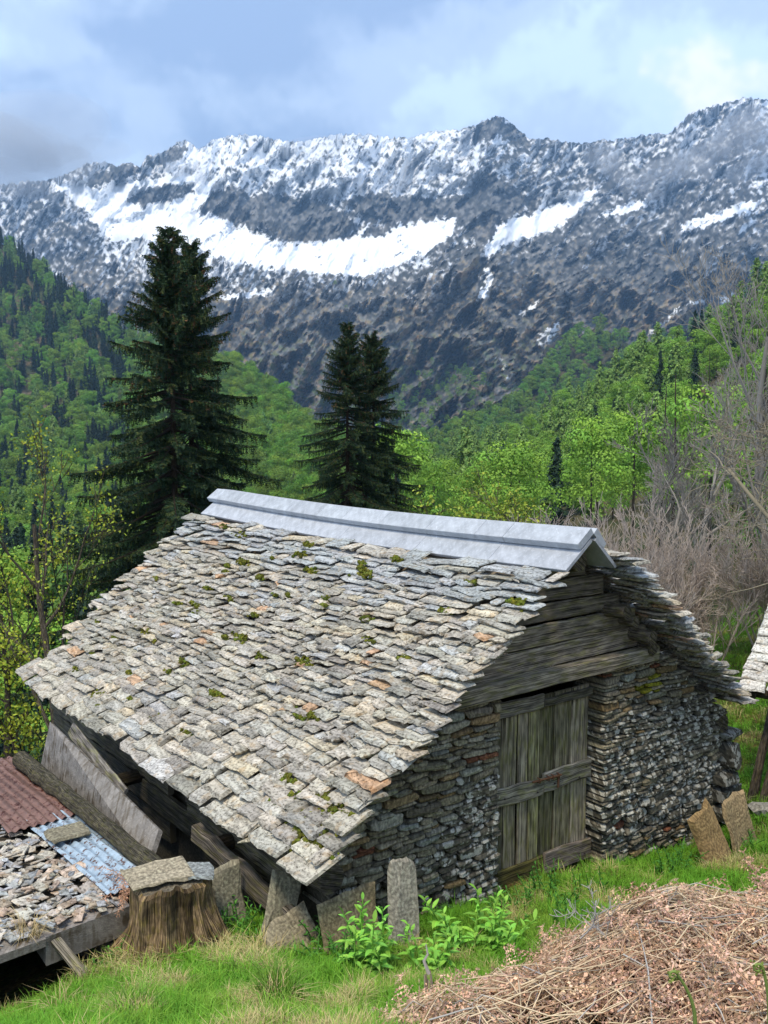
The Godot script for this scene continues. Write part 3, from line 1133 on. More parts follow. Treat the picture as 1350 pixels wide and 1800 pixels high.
# one length of ridge stone: from its low edge to its high edge in (v, h), t thick
func ridge_piece(mb: MB, u0: float, u1: float, low: Array, high: Array, t: float, _side: int) -> void:
	var n := maxi(2, int((u1 - u0) / 0.3))
	var d := Vector2(high[0] - low[0], high[1] - low[1]).normalized()
	var o := Vector2(-d.y, d.x)
	if o.y < 0: o = -o
	var b := 0.004
	var ring := [[low, b, t], [low, 0, t - b], [low, 0, 0], [high, 0, 0], [high, 0, t]]
	var rings := []
	for i in n + 1:
		var u := lerpf(u0, u1, float(i) / n)
		var s := -0.05 * sin(PI * clampf(u / 6.3, 0, 1))
		var q := []
		for k in ring:
			q.append(hut(u, k[0][0] + d.x * k[1] + o.x * k[2], k[0][1] + d.y * k[1] + o.y * k[2] + s))
		rings.append(q)
	for i in n:
		var m: Vector3 = (rings[i][1] + rings[i + 1][3]) * 0.5
		for k in 5:
			mb.quad_out(rings[i][k], rings[i + 1][k], rings[i + 1][(k + 1) % 5], rings[i][(k + 1) % 5], m)
	for e in [0, n]:
		var m: Vector3 = (rings[0][2] + rings[n][4]) * 0.5
		for k in range(1, 4):
			mb.tri_out(rings[e][0], rings[e][k], rings[e][k + 1], m)


func stone_color(r: RandomNumberGenerator) -> Color:
	var k := r.randf()
	var c := Color(0.52, 0.475, 0.36)
	if k < 0.22: c = Color(0.58, 0.56, 0.48)
	elif k < 0.29: c = Color(0.56, 0.58, 0.56)
	elif k < 0.40: c = Color(0.48, 0.355, 0.20)
	elif k < 0.43: c = Color(0.45, 0.19, 0.115)
	elif k < 0.58: c = Color(0.38, 0.345, 0.275)
	return vary(c, r, 0.32, 0.04)


func make_gable(h: Node3D) -> void:
	var r := rnd(2)
	var wall := Node3D.new()
	wall.name = "gable_wall"
	h.add_child(wall)
	wall.position = hut(0.2, 2.8, -1.0) - h.position
	var made := []
	for side in 2:
		var v0 := 0.36 if side == 0 else 3.40
		var v1 := 2.06 if side == 0 else 5.44
		var tilt := -0.015 if side == 0 else -0.055
		# dark core behind the stones
		var core := MB.new()
		core.col = Color(0.26, 0.24, 0.20)
		var ring := []
		for q in ([[v0 + 0.05, -1.7], [v1 - 0.04, -1.7], [v1 - 0.04, minf(0.72, roof_h(v1) - 0.16)], [v0 + 0.05, roof_h(v0 + 0.05) - 0.14]] if side == 0 else [[v0 + 0.05, -1.9], [v1 - 0.05, -1.9], [v1 - 0.05, roof_h(v1) - 0.15], [4.35, 0.80], [v0 + 0.05, 0.80]]):
			ring.append(q)
		var m := hut(0.35, (v0 + v1) * 0.5, -0.5)
		for i in ring.size():
			var a: Array = ring[i]
			var b: Array = ring[(i + 1) % ring.size()]
			var fa := hut(wall_u(a[0]) + 0.075, a[0], a[1])
			var fb := hut(wall_u(b[0]) + 0.075, b[0], b[1])
			var ba := hut(wall_u(a[0]) + 0.42, a[0], a[1])
			var bb := hut(wall_u(b[0]) + 0.42, b[0], b[1])
			core.quad_out(fa, fb, bb, ba, m)
			if i > 0 and i < ring.size() - 1:
				core.tri_out(hut(wall_u(ring[0][0]) + 0.075, ring[0][0], ring[0][1]), fa, fb, m)
				core.tri_out(hut(wall_u(ring[0][0]) + 0.42, ring[0][0], ring[0][1]), ba, bb, m)
		part("core", core, M.rubble, wall)
		var hh := -1.55
		while hh < 1.6:
			var ch := r.randf_range(0.022, 0.050) if r.randf() < 0.78 else r.randf_range(0.050, 0.088)
			if side == 1 and hh < 0.25: ch *= 1.02
			var v := v0 + r.randf_range(-0.03, 0.02)
			while v < v1 - 0.03:
				var l := ch * r.randf_range(2.0, 6.2) + 0.03
				l = clampf(l, 0.05, 0.36)
				if v1 - v - l < 0.05: l = v1 - v + r.randf_range(-0.01, 0.02)
				var vm := v + l * 0.5
				var hm := hh + ch * 0.5 + tilt * (vm - v0) + 0.022 * n1.get_noise_2d(vm * 55.0, hh * 25.0 + side * 500.0)
				var over := roof_h(vm) - 0.13
				if side == 0: over = minf(over, 0.80)
				elif vm < 4.3: over = minf(over, 0.82)
				if hm + ch * 0.5 < over and hm > ground_h(vm) - 0.14:
					var proud := 0.022 * n1.get_noise_2d(vm * 90.0 + 300.0, hm * 90.0) + r.randf_range(-0.016, 0.020)
					var c := hut(wall_u(vm) - proud, vm, hm)
					var rot := r.randf_range(-0.07, 0.07)
					var x := V.rotated(U, rot)
					var y := Vector3.UP.rotated(U, rot)
					var mb := MB.new()
					mb.col = stone_color(r)
					var crust := 0.0
					if side == 1: crust = (0.93 if hm < 0.28 else 0.22 if hm < 0.5 else 0.05) * (1.0 if hm > -0.95 else 0.35)
					else: crust = smoothstep(1.0, 1.9, vm) * smoothstep(0.35, 0.0, hm) * 0.9 + 0.04
					var lichen := r.randf() < crust
					if lichen:
						mb.col = vary(Color(0.80, 0.785, 0.735), r, 0.18)
					elif hm < -0.35 and r.randf() < 0.55:
						mb.col = vary(Color(0.30, 0.275, 0.225), r, 0.3)
					if side == 1 and Vector2(vm - 4.12, (hm - 0.50) * 2.0).length() < 0.22 and r.randf() < 0.75:
						mb.col = vary(Color(0.42, 0.42, 0.04), r, 0.3)
						lichen = false
					var jamb := v < v0 + 0.04 or v + l > v1 - 0.05
					wall_stone(mb, c, x, y, -U, l - r.randf_range(0.002, 0.012), ch * r.randf_range(0.84, 1.02) - 0.004, 0.34 if jamb else 0.15, r)
					made.append([l * ch / c.distance_squared_to(EYE), mb, lichen])
				v += l
			hh += ch
	# corner stones at the foot of the far corner
	for q in [[0.02, 5.42, -0.86, 0.42, 0.16], [-0.02, 5.40, -1.05, 0.5, 0.17], [0.0, 5.44, -0.45, 0.2, 0.3], [0.0, 5.36, -0.68, 0.3, 0.12], [0.05, 5.50, -0.24, 0.34, 0.07]]:
		var mb := MB.new()
		mb.col = vary(Color(0.45, 0.45, 0.44), r, 0.2)
		wall_stone(mb, hut(q[0], q[1], q[2]), V, Vector3.UP, -U, q[3], q[4], 0.3, r)
		made.append([1.0, mb, true])
	made.sort_custom(func(a, b): return a[0] > b[0])
	var rest := [MB.new(), MB.new()]
	for i in made.size():
		if i < 300:
			part("stone", made[i][1], M.lichen_stone if made[i][2] else M.stone, wall)
		else:
			rest[int(made[i][2])].add(made[i][1], Transform3D(), Color.WHITE)
	var me: ArrayMesh = rest[0].mesh(M.stone)
	me = rest[1].mesh(M.lichen_stone, me)
	var o := obj("small_stones", me, wall, Transform3D(Basis(), -h.position - wall.position))
	o.set_meta("kind", "stuff")
	print("wall stones ", made.size())


func ground_h(v: float) -> float:
	var p := hut(0.1, v, 0)
	return ground(p.x, p.z) - E0.y


func make_woodwork(h: Node3D) -> void:
	var r := rnd(3)
	# beam over the door and the boards that close the gable above it
	var mb := MB.new()
	mb.col = Color(0.46, 0.425, 0.36)
	board(mb, hut(0.25, 1.50, 0.875), hut(0.16, 4.10, 0.862), Vector3.UP, 0.145, 0.12, r, 0.01)
	part("lintel", mb, M.board, h)
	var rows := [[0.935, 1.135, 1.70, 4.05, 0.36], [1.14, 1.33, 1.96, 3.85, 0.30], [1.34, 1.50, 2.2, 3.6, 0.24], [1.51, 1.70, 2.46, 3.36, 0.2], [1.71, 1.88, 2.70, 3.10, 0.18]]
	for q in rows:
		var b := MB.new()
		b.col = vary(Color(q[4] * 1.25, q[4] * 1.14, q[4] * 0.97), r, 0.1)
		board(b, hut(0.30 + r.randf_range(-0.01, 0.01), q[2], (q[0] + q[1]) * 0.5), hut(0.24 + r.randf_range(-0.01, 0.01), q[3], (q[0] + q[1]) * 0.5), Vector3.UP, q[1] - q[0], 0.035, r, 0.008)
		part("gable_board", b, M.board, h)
	# door: upright planks, rails nailed across, a bolt
	var door := Node3D.new()
	door.name = "door"
	h.add_child(door)
	door.position = hut(0.36, 2.8, -1.0) - h.position
	var edges := [2.07, 2.223, 2.399, 2.54, 2.685, 2.893, 3.143, 3.40]
	var tones := [0.26, 0.46, 0.56, 0.54, 0.26, 0.38, 0.62]
	var greens := [0.1, 0.15, 0.0, 0.6, 0.55, 0.3, 0.0]
	for i in 7:
		var b := MB.new()
		var k: float = tones[i]
		b.col = Color(k * 1.08, k * 0.98, k * 0.79).lerp(Color(k * 1.0, k * 1.0, k * 0.52), greens[i])
		var vm: float = (edges[i] + edges[i + 1]) * 0.5
		var g := 0.0 if i < 4 else 0.016
		board(b, hut(0.372 + r.randf_range(-0.004, 0.004) + g, vm, -1.05 + r.randf_range(-0.02, 0.02)), hut(0.368 + g, vm, 0.64), V, edges[i + 1] - edges[i] - 0.016, 0.028, r, 0.003)
		part("plank", b, M.board, door)
	var rails := [[2.10, 0.640, 2.69, 0.615, 0.155, Color(0.36, 0.34, 0.31)], [2.70, 0.592, 3.37, 0.580, 0.09, Color(0.20, 0.19, 0.165)], [2.10, -0.12, 2.70, -0.165, 0.175, Color(0.46, 0.44, 0.385)], [2.72, -0.135, 3.375, -0.150, 0.20, Color(0.42, 0.41, 0.37)], [2.13, -0.86, 2.715, -0.885, 0.195, Color(0.25, 0.22, 0.09)], [2.73, -0.885, 3.40, -0.935, 0.215, Color(0.46, 0.395, 0.36)]]
	for q in rails:
		var b := MB.new()
		b.col = q[5]
		board(b, hut(0.335, q[0], q[1]), hut(0.335, q[2], q[3]), Vector3.UP, q[4], 0.03, r, 0.016)
		part("rail", b, M.board, door)
	var bolt := MB.new()
	bolt.col = Color(0.16, 0.075, 0.04)
	bolt.tube([hut(0.305, 2.54, -0.075), hut(0.300, 2.92, -0.10)], [0.009, 0.009], 8, true)
	part("bolt", bolt, M.rusty, door)
	for v in [2.62, 2.74, 2.80, 2.88]:
		var s := MB.new()
		s.col = Color(0.17, 0.08, 0.045)
		var hb: float = -0.075 - (v - 2.54) * 0.066
		s.tube([hut(0.325, v, hb + 0.02), hut(0.288, v, hb + 0.016), hut(0.288, v, hb - 0.016), hut(0.325, v, hb - 0.02)], [0.005, 0.005, 0.005, 0.005], 6, true)
		part("staple", s, M.rusty, door)
	var hasp := MB.new()
	hasp.col = Color(0.18, 0.085, 0.05)
	board(hasp, hut(0.312, 2.895, -0.09), hut(0.314, 2.897, -0.215), V, 0.03, 0.006, r, 0.002)
	part("hasp", hasp, M.rusty, door)
	# nail heads
	for q in [[2.2, -0.14], [2.62, -0.19], [2.85, -0.17], [3.3, -0.12], [3.2, -0.2], [2.9, -0.9], [3.3, -0.96]]:
		var s := MB.new()
		s.col = Color(0.06, 0.05, 0.045)
		s.tube([hut(0.322, q[0], q[1]), hut(0.312, q[0], q[1])], [0.008, 0.008], 6, true)
		part("nail", s, M.rusty, door)
	# threshold stones
	for q in [[2.35, 0.62], [3.0, 0.6]]:
		var s := MB.new()
		s.col = Color(0.17, 0.165, 0.10)
		slab(s, hut(0.27, q[0], -1.10 - 0.02 * q[0] + 0.03), V, -U, Vector3.UP, q[1], 0.34, 0.10, r, 12, 0.1)
		part("threshold", s, M.stone, h)
	# the side and back walls
	for q in [[0.42, 0.36, 6.05, 0.62, -2.6, -0.12, "side_wall"], [0.42, 5.10, 6.05, 5.40, -2.6, -0.06, "side_wall"]]:
		var b := MB.new()
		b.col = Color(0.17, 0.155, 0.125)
		var c := []
		for i in 8:
			c.append(hut(q[0] if i & 1 == 0 else q[2], q[1] if i & 2 == 0 else q[3], q[4] if i & 4 == 0 else q[5]))
		var m: Vector3 = (c[0] + c[7]) * 0.5
		for f in [[0, 1, 3, 2], [4, 5, 7, 6], [0, 1, 5, 4], [2, 3, 7, 6], [0, 2, 6, 4], [1, 3, 7, 5]]:
			b.quad_out(c[f[0]], c[f[1]], c[f[2]], c[f[3]], m)
		part(q[6], b, M.rubble, h)
	var bw := MB.new()
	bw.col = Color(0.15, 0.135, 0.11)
	var pent := [[0.62, -2.6], [5.10, -2.6], [5.10, 0.22], [RIDGE_V, 1.92], [0.62, 0.26]]
	for i in 5:
		var pa: Array = pent[i]
		var pb: Array = pent[(i + 1) % 5]
		var bm := hut(5.9, 2.9, -0.5)
		bw.quad_out(hut(5.75, pa[0], pa[1]), hut(5.75, pb[0], pb[1]), hut(6.05, pb[0], pb[1]), hut(6.05, pa[0], pa[1]), bm)
		if i > 0 and i < 4:
			for u in [5.75, 6.05]:
				bw.tri_out(hut(u, 0.62, -2.6), hut(u, pa[0], pa[1]), hut(u, pb[0], pb[1]), bm)
	part("back_wall", bw, M.rubble, h)
	# weathered timbers of the low side, under the eave
	for q in [[0.55, 2.30, -0.30, 0.20, 0.22], [2.72, 6.0, -0.26, 0.21, 0.20], [0.9, 6.05, -0.52, 0.25, 0.17], [0.6, 2.1, -0.78, 0.26, 0.14], [2.8, 6.0, -0.78, 0.26, 0.14]]:
		var b := MB.new()
		b.col = vary(Color(q[4], q[4] * 0.93, q[4] * 0.72), r, 0.1)
		board(b, hut(q[0], q[3] + 0.04, q[2]), hut(q[1], q[3] + 0.04, q[2]), Vector3.UP, 0.24, 0.06, r, 0.02)
		part("wall_timber", b, M.board, h)
	var b2 := MB.new()
	b2.col = Color(0.30, 0.27, 0.23)
	board(b2, hut(1.75, 0.02, -0.30), hut(0.18, 0.10, -0.52), Vector3.UP, 0.17, 0.09, r, 0.03)
	part("wall_timber", b2, M.board, h)
	for q in [[1.52, -0.36], [3.4, -0.40]]:
		var s := MB.new()
		s.col = Color(0.10, 0.085, 0.065)
		log_between(s, hut(q[0], 0.75, q[1]), hut(q[0], 0.02, q[1]), 0.075, 0.07, r)
		part("beam_end", s, M.bark, h)
	for q in [[2.4, -0.46, 0.16], [2.5, -0.53, 0.2], [2.42, -0.60, 0.22], [2.55, -0.38, 0.1]]:
		var s := MB.new()
		s.col = stone_color(r)
		wall_stone(s, hut(q[0], 0.33, q[1]), U, Vector3.UP, -V, q[2], 0.065, 0.15, r)
		part("side_stone", s, M.stone, h)


func make_hut() -> void:
	var h := thing("stone_hut", hut(3.0, 2.8, -1.0), "old dry stone hut with rough slate roof and weathered plank door", "hut")
	make_roof(h)
	make_gable(h)
	make_woodwork(h)


# ---------------------------------------------------------------- trees
# grows a limb and, from it, smaller limbs; twig ends are collected for leaves
func grow(mb: MB, ends: Array, p: Vector3, dir: Vector3, length: float, rad: float, level: int, r: RandomNumberGenerator, k: Dictionary) -> void:
	var n := 5 if level > 1 else 3
	var pts := [p]
	var rads := [rad]
	var d := dir
	var q := p
	var bend: float = k.get("bend", 0.22)
	for i in n:
		d = (d + rvec(r) * bend + Vector3.UP * (k.get("rise", 0.06) as float)).normalized()
		q += d * (length / n)
		pts.append(q)
		rads.append(maxf(rad * lerpf(1.0, 0.32 if level > 0 else 0.5, (i + 1.0) / n), k.thin))
	mb.tube(pts, rads, 7 if rad > 0.05 else 5 if rad > 0.018 else 3)
	if level == 0:
		ends.append([q, d])
		ends.append([pts[1], d])
		return
	var kids: int = k.kids[level]
	for i in kids:
		var f := lerpf(k.get("from", 0.25), 1.0, (i + r.randf()) / kids)
		var at := clampi(int(f * n), 0, n - 1)
		var a: Vector3 = pts[at].lerp(pts[at + 1], f * n - at)
		var dd: Vector3 = (pts[at + 1] - pts[at]).normalized()
		var side := dd.cross(runit(r)).normalized()
		var open: float = k.get("open", 0.8) * r.randf_range(0.7, 1.25)
		grow(mb, ends, a, (dd * cos(open) + side * sin(open)).normalized(), length * k.get("shrink", 0.55) * r.randf_range(0.7, 1.2) * (1.15 - 0.5 * f), maxf(lerpf(rads[at], rads[at + 1], 0.5) * 0.6, k.thin), level - 1, r, k)


func leaf_at(mb: MB, p: Vector3, size: float, r: RandomNumberGenerator) -> void:
	var a := runit(r)
	var b := a.cross(runit(r)).normalized()
	mb.tri(p, p + a * size * 0.55 + b * size * 0.32, p + a * size)
	mb.tri(p, p + a * size, p + a * size * 0.5 - b * size * 0.30)


# a leaf that lies across n, like a shingle on a crown
func shingle(mb: MB, p: Vector3, n: Vector3, size: float, r: RandomNumberGenerator) -> void:
	var a := n.cross(runit(r)).normalized()
	var b := n.cross(a)
	mb.tri_out(p - a * size * 0.5, p + b * size * 0.34, p + a * size * 0.5, p - n)
	mb.tri_out(p - a * size * 0.5, p - b * size * 0.34, p + a * size * 0.5, p - n)


# a leafless or barely leafing tree or shrub
func twiggy(called: String, at: Vector3, label: String, group: String, height: float, rad: float, seed_: int, k: Dictionary) -> Node3D:
	var r := rnd(seed_)
	var t := thing(called, at, label, "shrub" if k.get("shrub") else "tree", group)
	var wood := MB.new()
	var ends := []
	var stems: int = k.get("stems", 1)
	for s in stems:
		wood.col = vary(k.get("bark", Color(0.20, 0.175, 0.15)), r, 0.2)
		var lean: Vector3 = k.get("lean", Vector3.ZERO)
		if stems > 1:
			lean += Vector3(r.randf_range(-1, 1), 0, r.randf_range(-1, 1)) * 0.55
		grow(wood, ends, Vector3(r.randf_range(-0.2, 0.2), -0.1, r.randf_range(-0.2, 0.2)) * float(stems > 1) + Vector3(0, -0.1, 0), (Vector3.UP + lean).normalized(), height * k.get("first", 0.55) * r.randf_range(0.85, 1.1), rad, k.levels, r, k)
	obj("branches", wood.mesh(M.stalk if k.get("shrub") or rad < 0.12 and not k.has("leaf") else M.bark), t)
	if k.has("leaf"):
		var leaves := MB.new()
		for e in ends:
			for i in int(k.leaves):
				leaves.col = vary(k.leaf, r, 0.4, 0.15)
				leaf_at(leaves, e[0] + rvec(r) * k.spread, k.size * r.randf_range(0.6, 1.3), r)
		obj("leaves", leaves.mesh(M.leaf), t)
	return t


func spruce_meshes(seed_: int, height: float, reach: float, bare_foot: float) -> Array:
	var r := rnd(seed_)
	var trunk := MB.new()
	trunk.col = Color(0.105, 0.075, 0.055)
	var pts := []
	var rads := []
	for i in 13:
		var f := i / 12.0
		pts.append(Vector3(sin(f * 5.0 + seed_) * 0.05, f * height, cos(f * 4.0) * 0.05))
		rads.append(lerpf(0.24, 0.015, f))
	trunk.tube(pts, rads, 9)
	var limbs := MB.new()
	limbs.col = Color(0.085, 0.065, 0.05)
	var green := MB.new()
	var y := height - 0.25
	while y > bare_foot:
		var f := 1.0 - (y - bare_foot) / (height - bare_foot)          # 0 at the tip
		var count := 5 if f < 0.1 else 6
		var turn := r.randf() * TAU
		for b in count:
			var l := (0.18 + (reach - 0.18) * pow(f, 0.86)) * r.randf_range(0.55, 1.18)
			if r.randf() < 0.10: l *= 0.5
			var an := turn + TAU * (b + r.randf_range(-0.3, 0.3)) / count
			var out := Vector3(cos(an), 0, sin(an))
			var tilt := lerpf(0.75, -0.32, smoothstep(0.0, 0.45, f)) + r.randf_range(-0.12, 0.12)
			var base := Vector3(0, y + r.randf_range(-0.25, 0.25), 0)
			var bp := []
			var br := []
			for i in 7:
				var s := i / 6.0
				bp.append(base + out * (l * s) + Vector3.UP * (l * (tilt * s - 0.42 * s * s * f + 0.50 * s * s * s * f)))
				br.append(lerpf(0.012 + 0.012 * l, 0.004, s))
			limbs.tube(bp, br, 4)
			var across := out.cross(Vector3.UP)
			var m := int(8 + l * 17)
			for i in m:
				var s := lerpf(0.30 if f > 0.3 else 0.02, 1.0, (i + r.randf()) / m)
				var k := clampi(int(s * 6), 0, 5)
				var a: Vector3 = bp[k].lerp(bp[k + 1], s * 6 - k)
				for w in [-1.0, 1.0, 0.0]:
					var long := (0.16 + 0.30 * l * (1.0 - s) * 0.55) * r.randf_range(0.6, 1.25)
					var dir: Vector3
					if w == 0.0:
						dir = (Vector3.DOWN + out * r.randf_range(-0.1, 0.5) + rvec(r) * 0.25).normalized()
						long = r.randf_range(0.14, 0.28) + 0.42 * f * r.randf()
					else:
						dir = (across * w * r.randf_range(0.5, 1.0) + out * r.randf_range(0.5, 0.9) + Vector3.DOWN * r.randf_range(0.05, 0.75) * (0.3 + f)).normalized()
					var c := vary(Color(0.030, 0.058, 0.026), r, 0.45, 0.2)
					if r.randf() < 0.18: c = vary(Color(0.085, 0.105, 0.03), r, 0.3)
					if f < 0.35 and r.randf() < 0.05: c = vary(Color(0.16, 0.085, 0.04), r, 0.3)
					green.col = c
					spray(green, a, dir, long, r)
		y -= lerpf(0.16, 0.36, smoothstep(0.0, 0.5, f)) * r.randf_range(0.8, 1.2)
	return [trunk.mesh(M.bark), limbs.mesh(M.bark), green.mesh(M.needle)]


# a needled twig: a ribbon and short spikes along it
func spray(mb: MB, a: Vector3, d: Vector3, l: float, r: RandomNumberGenerator) -> void:
	var s := d.cross(runit(r)).normalized()
	var b := a + d * l
	mb.tri(a, a + d * l * 0.5 + s * 0.022, b)
	var n := clampi(int(l / 0.06), 2, 6)
	for i in n:
		var p := a + d * (l * (i + 0.3) / n)
		var q := d.cross(runit(r)).normalized()
		var t := q.cross(d)
		mb.tri(p - d * 0.02, p + q * 0.052 + d * 0.05, p + d * 0.03 + t * 0.012)
		mb.tri(p - d * 0.02, p - q * 0.050 + d * 0.05, p + d * 0.03 - t * 0.012)


func make_spruces() -> void:
	var a := spruce_meshes(61, 21.0, 5.2, 6.5)
	var b := spruce_meshes(62, 20.0, 4.3, 7.0)
	var spots := [[294, 403, 27.5, a, "tall dark spruce towering over the far end of the slate roof", 1.0, 0.0], [332, 421, 29.5, b, "slimmer dark spruce close behind the tallest spruce", 1.0, 1.9],
		[612, 570, 37.0, a, "dark spruce behind the roof ridge, taller of the touching pair", 0.80, 2.4], [655, 585, 38.5, b, "dark spruce behind the roof ridge, shorter of the touching pair", 0.86, 4.0]]
	for q in spots:
		var top := at_depth(q[0], q[1], q[2])
		var size: float = q[5]
		var hgt: float = (21.0 if q[3] == a else 20.0) * size
		var t := thing("spruce_tree", top - Vector3(0, hgt, 0), q[4], "tree", "spruces behind the hut")
		t.rotation.y = q[6]
		t.scale = Vector3(size, size, size)
		obj("trunk", q[3][0], t)
		obj("branches", q[3][1], t)
		obj("needles", q[3][2], t)


func make_bare_trees() -> void:
	var bare := {"levels": 4, "kids": [0, 4, 5, 6, 6], "thin": 0.0055, "bend": 0.24, "open": 0.85, "shrink": 0.58, "from": 0.22, "rise": 0.05, "bark": Color(0.29, 0.265, 0.23)}
	var mossy := bare.duplicate()
	mossy.bark = Color(0.24, 0.21, 0.14)
	mossy.lean = Vector3(-0.12, 0, 0.05)
	mossy.bend = 0.32
	mossy.open = 1.0
	twiggy("bare_tree", grounded(7.0, -12.4), "gnarled leafless tree with mossy limbs behind the small shelter", "bare trees beside the meadow", 6.8, 0.075, 71, mossy)
	var list := [[5.2, -17.0, 6.4, 0.08, 72, "leafless grey tree with upswept crown behind the brown thicket"], [8.0, -18.0, 10.5, 0.11, 73, "tall leafless grey tree rising highest among the bare trees"], [6.8, -15.5, 7.5, 0.085, 74, "leafless grey tree growing between the mossy tree and the thicket"], [5.9, -19.0, 8.6, 0.09, 94, "leafless grey tree standing behind the upswept one"], [7.0, -20.5, 10.0, 0.10, 95, "leafless grey tree farthest back above the thicket"], [8.3, -15.5, 9.4, 0.10, 79, "leafless grey tree on the bank above the meadow"]]
	for q in list:
		var k := bare.duplicate()
		k.open = 0.62
		k.rise = 0.12
		twiggy("bare_tree", grounded(q[0], q[1]), q[5], "bare trees beside the meadow", q[2], q[3], q[4], k)
	var bush := {"levels": 3, "kids": [0, 5, 6, 7], "thin": 0.005, "bend": 0.2, "open": 0.55, "shrink": 0.55, "from": 0.2, "rise": 0.10, "stems": 9, "shrub": true, "first": 0.62, "bark": Color(0.46, 0.385, 0.325)}
	for q in [[3.3, -15.2, 3.6, 75, "brown leafless shrub of the thicket just behind the ridge's near end"], [4.3, -14.2, 3.2, 76, "brown leafless shrub of the thicket behind the right roof slope"], [5.4, -14.6, 3.0, 77, "brown leafless shrub of the thicket between right eave and shelter"], [4.6, -16.0, 4.0, 78, "taller brown leafless shrub in the middle of the thicket"], [6.6, -14.8, 3.0, 80, "brown leafless shrub of the thicket behind the shelter roof"], [3.8, -17.5, 4.6, 81, "tallest brown leafless shrub at the back of the thicket"]]:
		twiggy("leafless_shrub", grounded(q[0], q[1]), q[4], "shrubs of the brown thicket", q[2], 0.022, q[3], bush)
	# trees just coming into leaf
	var young := {"levels": 3, "kids": [0, 4, 5, 7], "thin": 0.008, "bend": 0.2, "open": 0.6, "shrink": 0.5, "from": 0.3, "rise": 0.1, "first": 0.62, "bark": Color(0.22, 0.19, 0.16), "leaf": Color(0.33, 0.38, 0.04), "leaves": 7, "spread": 0.16, "size": 0.062}
	var p := at_depth(95, 1190, 13.0)
	twiggy("young_tree", grounded(p.x, p.z), "young tree with sparse yellow green leaves at the roof's far corner", "trees coming into leaf", 9.2, 0.10, 82, young)
	p = at_depth(5, 1250, 14.5)
	twiggy("young_tree", grounded(p.x, p.z), "young tree with sparse yellow green leaves on the drop beyond the store", "trees coming into leaf", 9.6, 0.10, 83, young)
	p = at_depth(40, 1250, 11.5)
	var low := young.duplicate()
	low.leaves = 12
	twiggy("young_tree", grounded(p.x, p.z), "low leafy yellow green tree just behind the rusty iron sheet", "trees coming into leaf", 5.6, 0.06, 84, low)
	var far := young.duplicate()
	far.thin = 0.012
	far.size = 0.17
	far.leaves = 20
	far.spread = 0.3
	far.leaf = Color(0.50, 0.47, 0.04)
	for q in [[535, 786, 29.0, 85, "yellow green bushy tree between the spruces behind the ridge"], [505, 800, 31.0, 86, "small yellow green tree beside the tallest spruce"], [580, 830, 27.0, 87, "low yellow green tree in front of the touching spruces"]]:
		var top := at_depth(q[0], q[1], q[2])
		var base := grounded(top.x, top.z)
		twiggy("young_tree", base, q[4], "trees coming into leaf", (top.y - base.y) * 1.05, 0.09, q[3], far)
	var thinly := far.duplicate()
	thinly.leaves = 5
	thinly.size = 0.13
	thinly.leaf = Color(0.30, 0.37, 0.05)
	thinly.bark = Color(0.32, 0.28, 0.23)
	for q in [[835, 790, 30.0, 88, "slender thinly leaved tree between the lowest and the tallest of its row"], [880, 768, 33.0, 89, "tallest slender thinly leaved tree behind the ridge"], [925, 790, 29.0, 90, "slender thinly leaved tree next to the tallest, on the thicket side"], [785, 835, 27.0, 91, "lowest slender thinly leaved tree, close to the touching spruces"], [975, 850, 26.0, 92, "slender thinly leaved tree behind the near half of the ridge cap"], [1030, 862, 24.0, 93, "slender thinly leaved tree behind the ridge's end beside the thicket"]]:
		var top := at_depth(q[0], q[1], q[2])
		var base := grounded(top.x, top.z)
		twiggy("slender_tree", base, q[4], "slender trees behind the ridge", (top.y - base.y) * 1.08, 0.08, q[3], thinly)


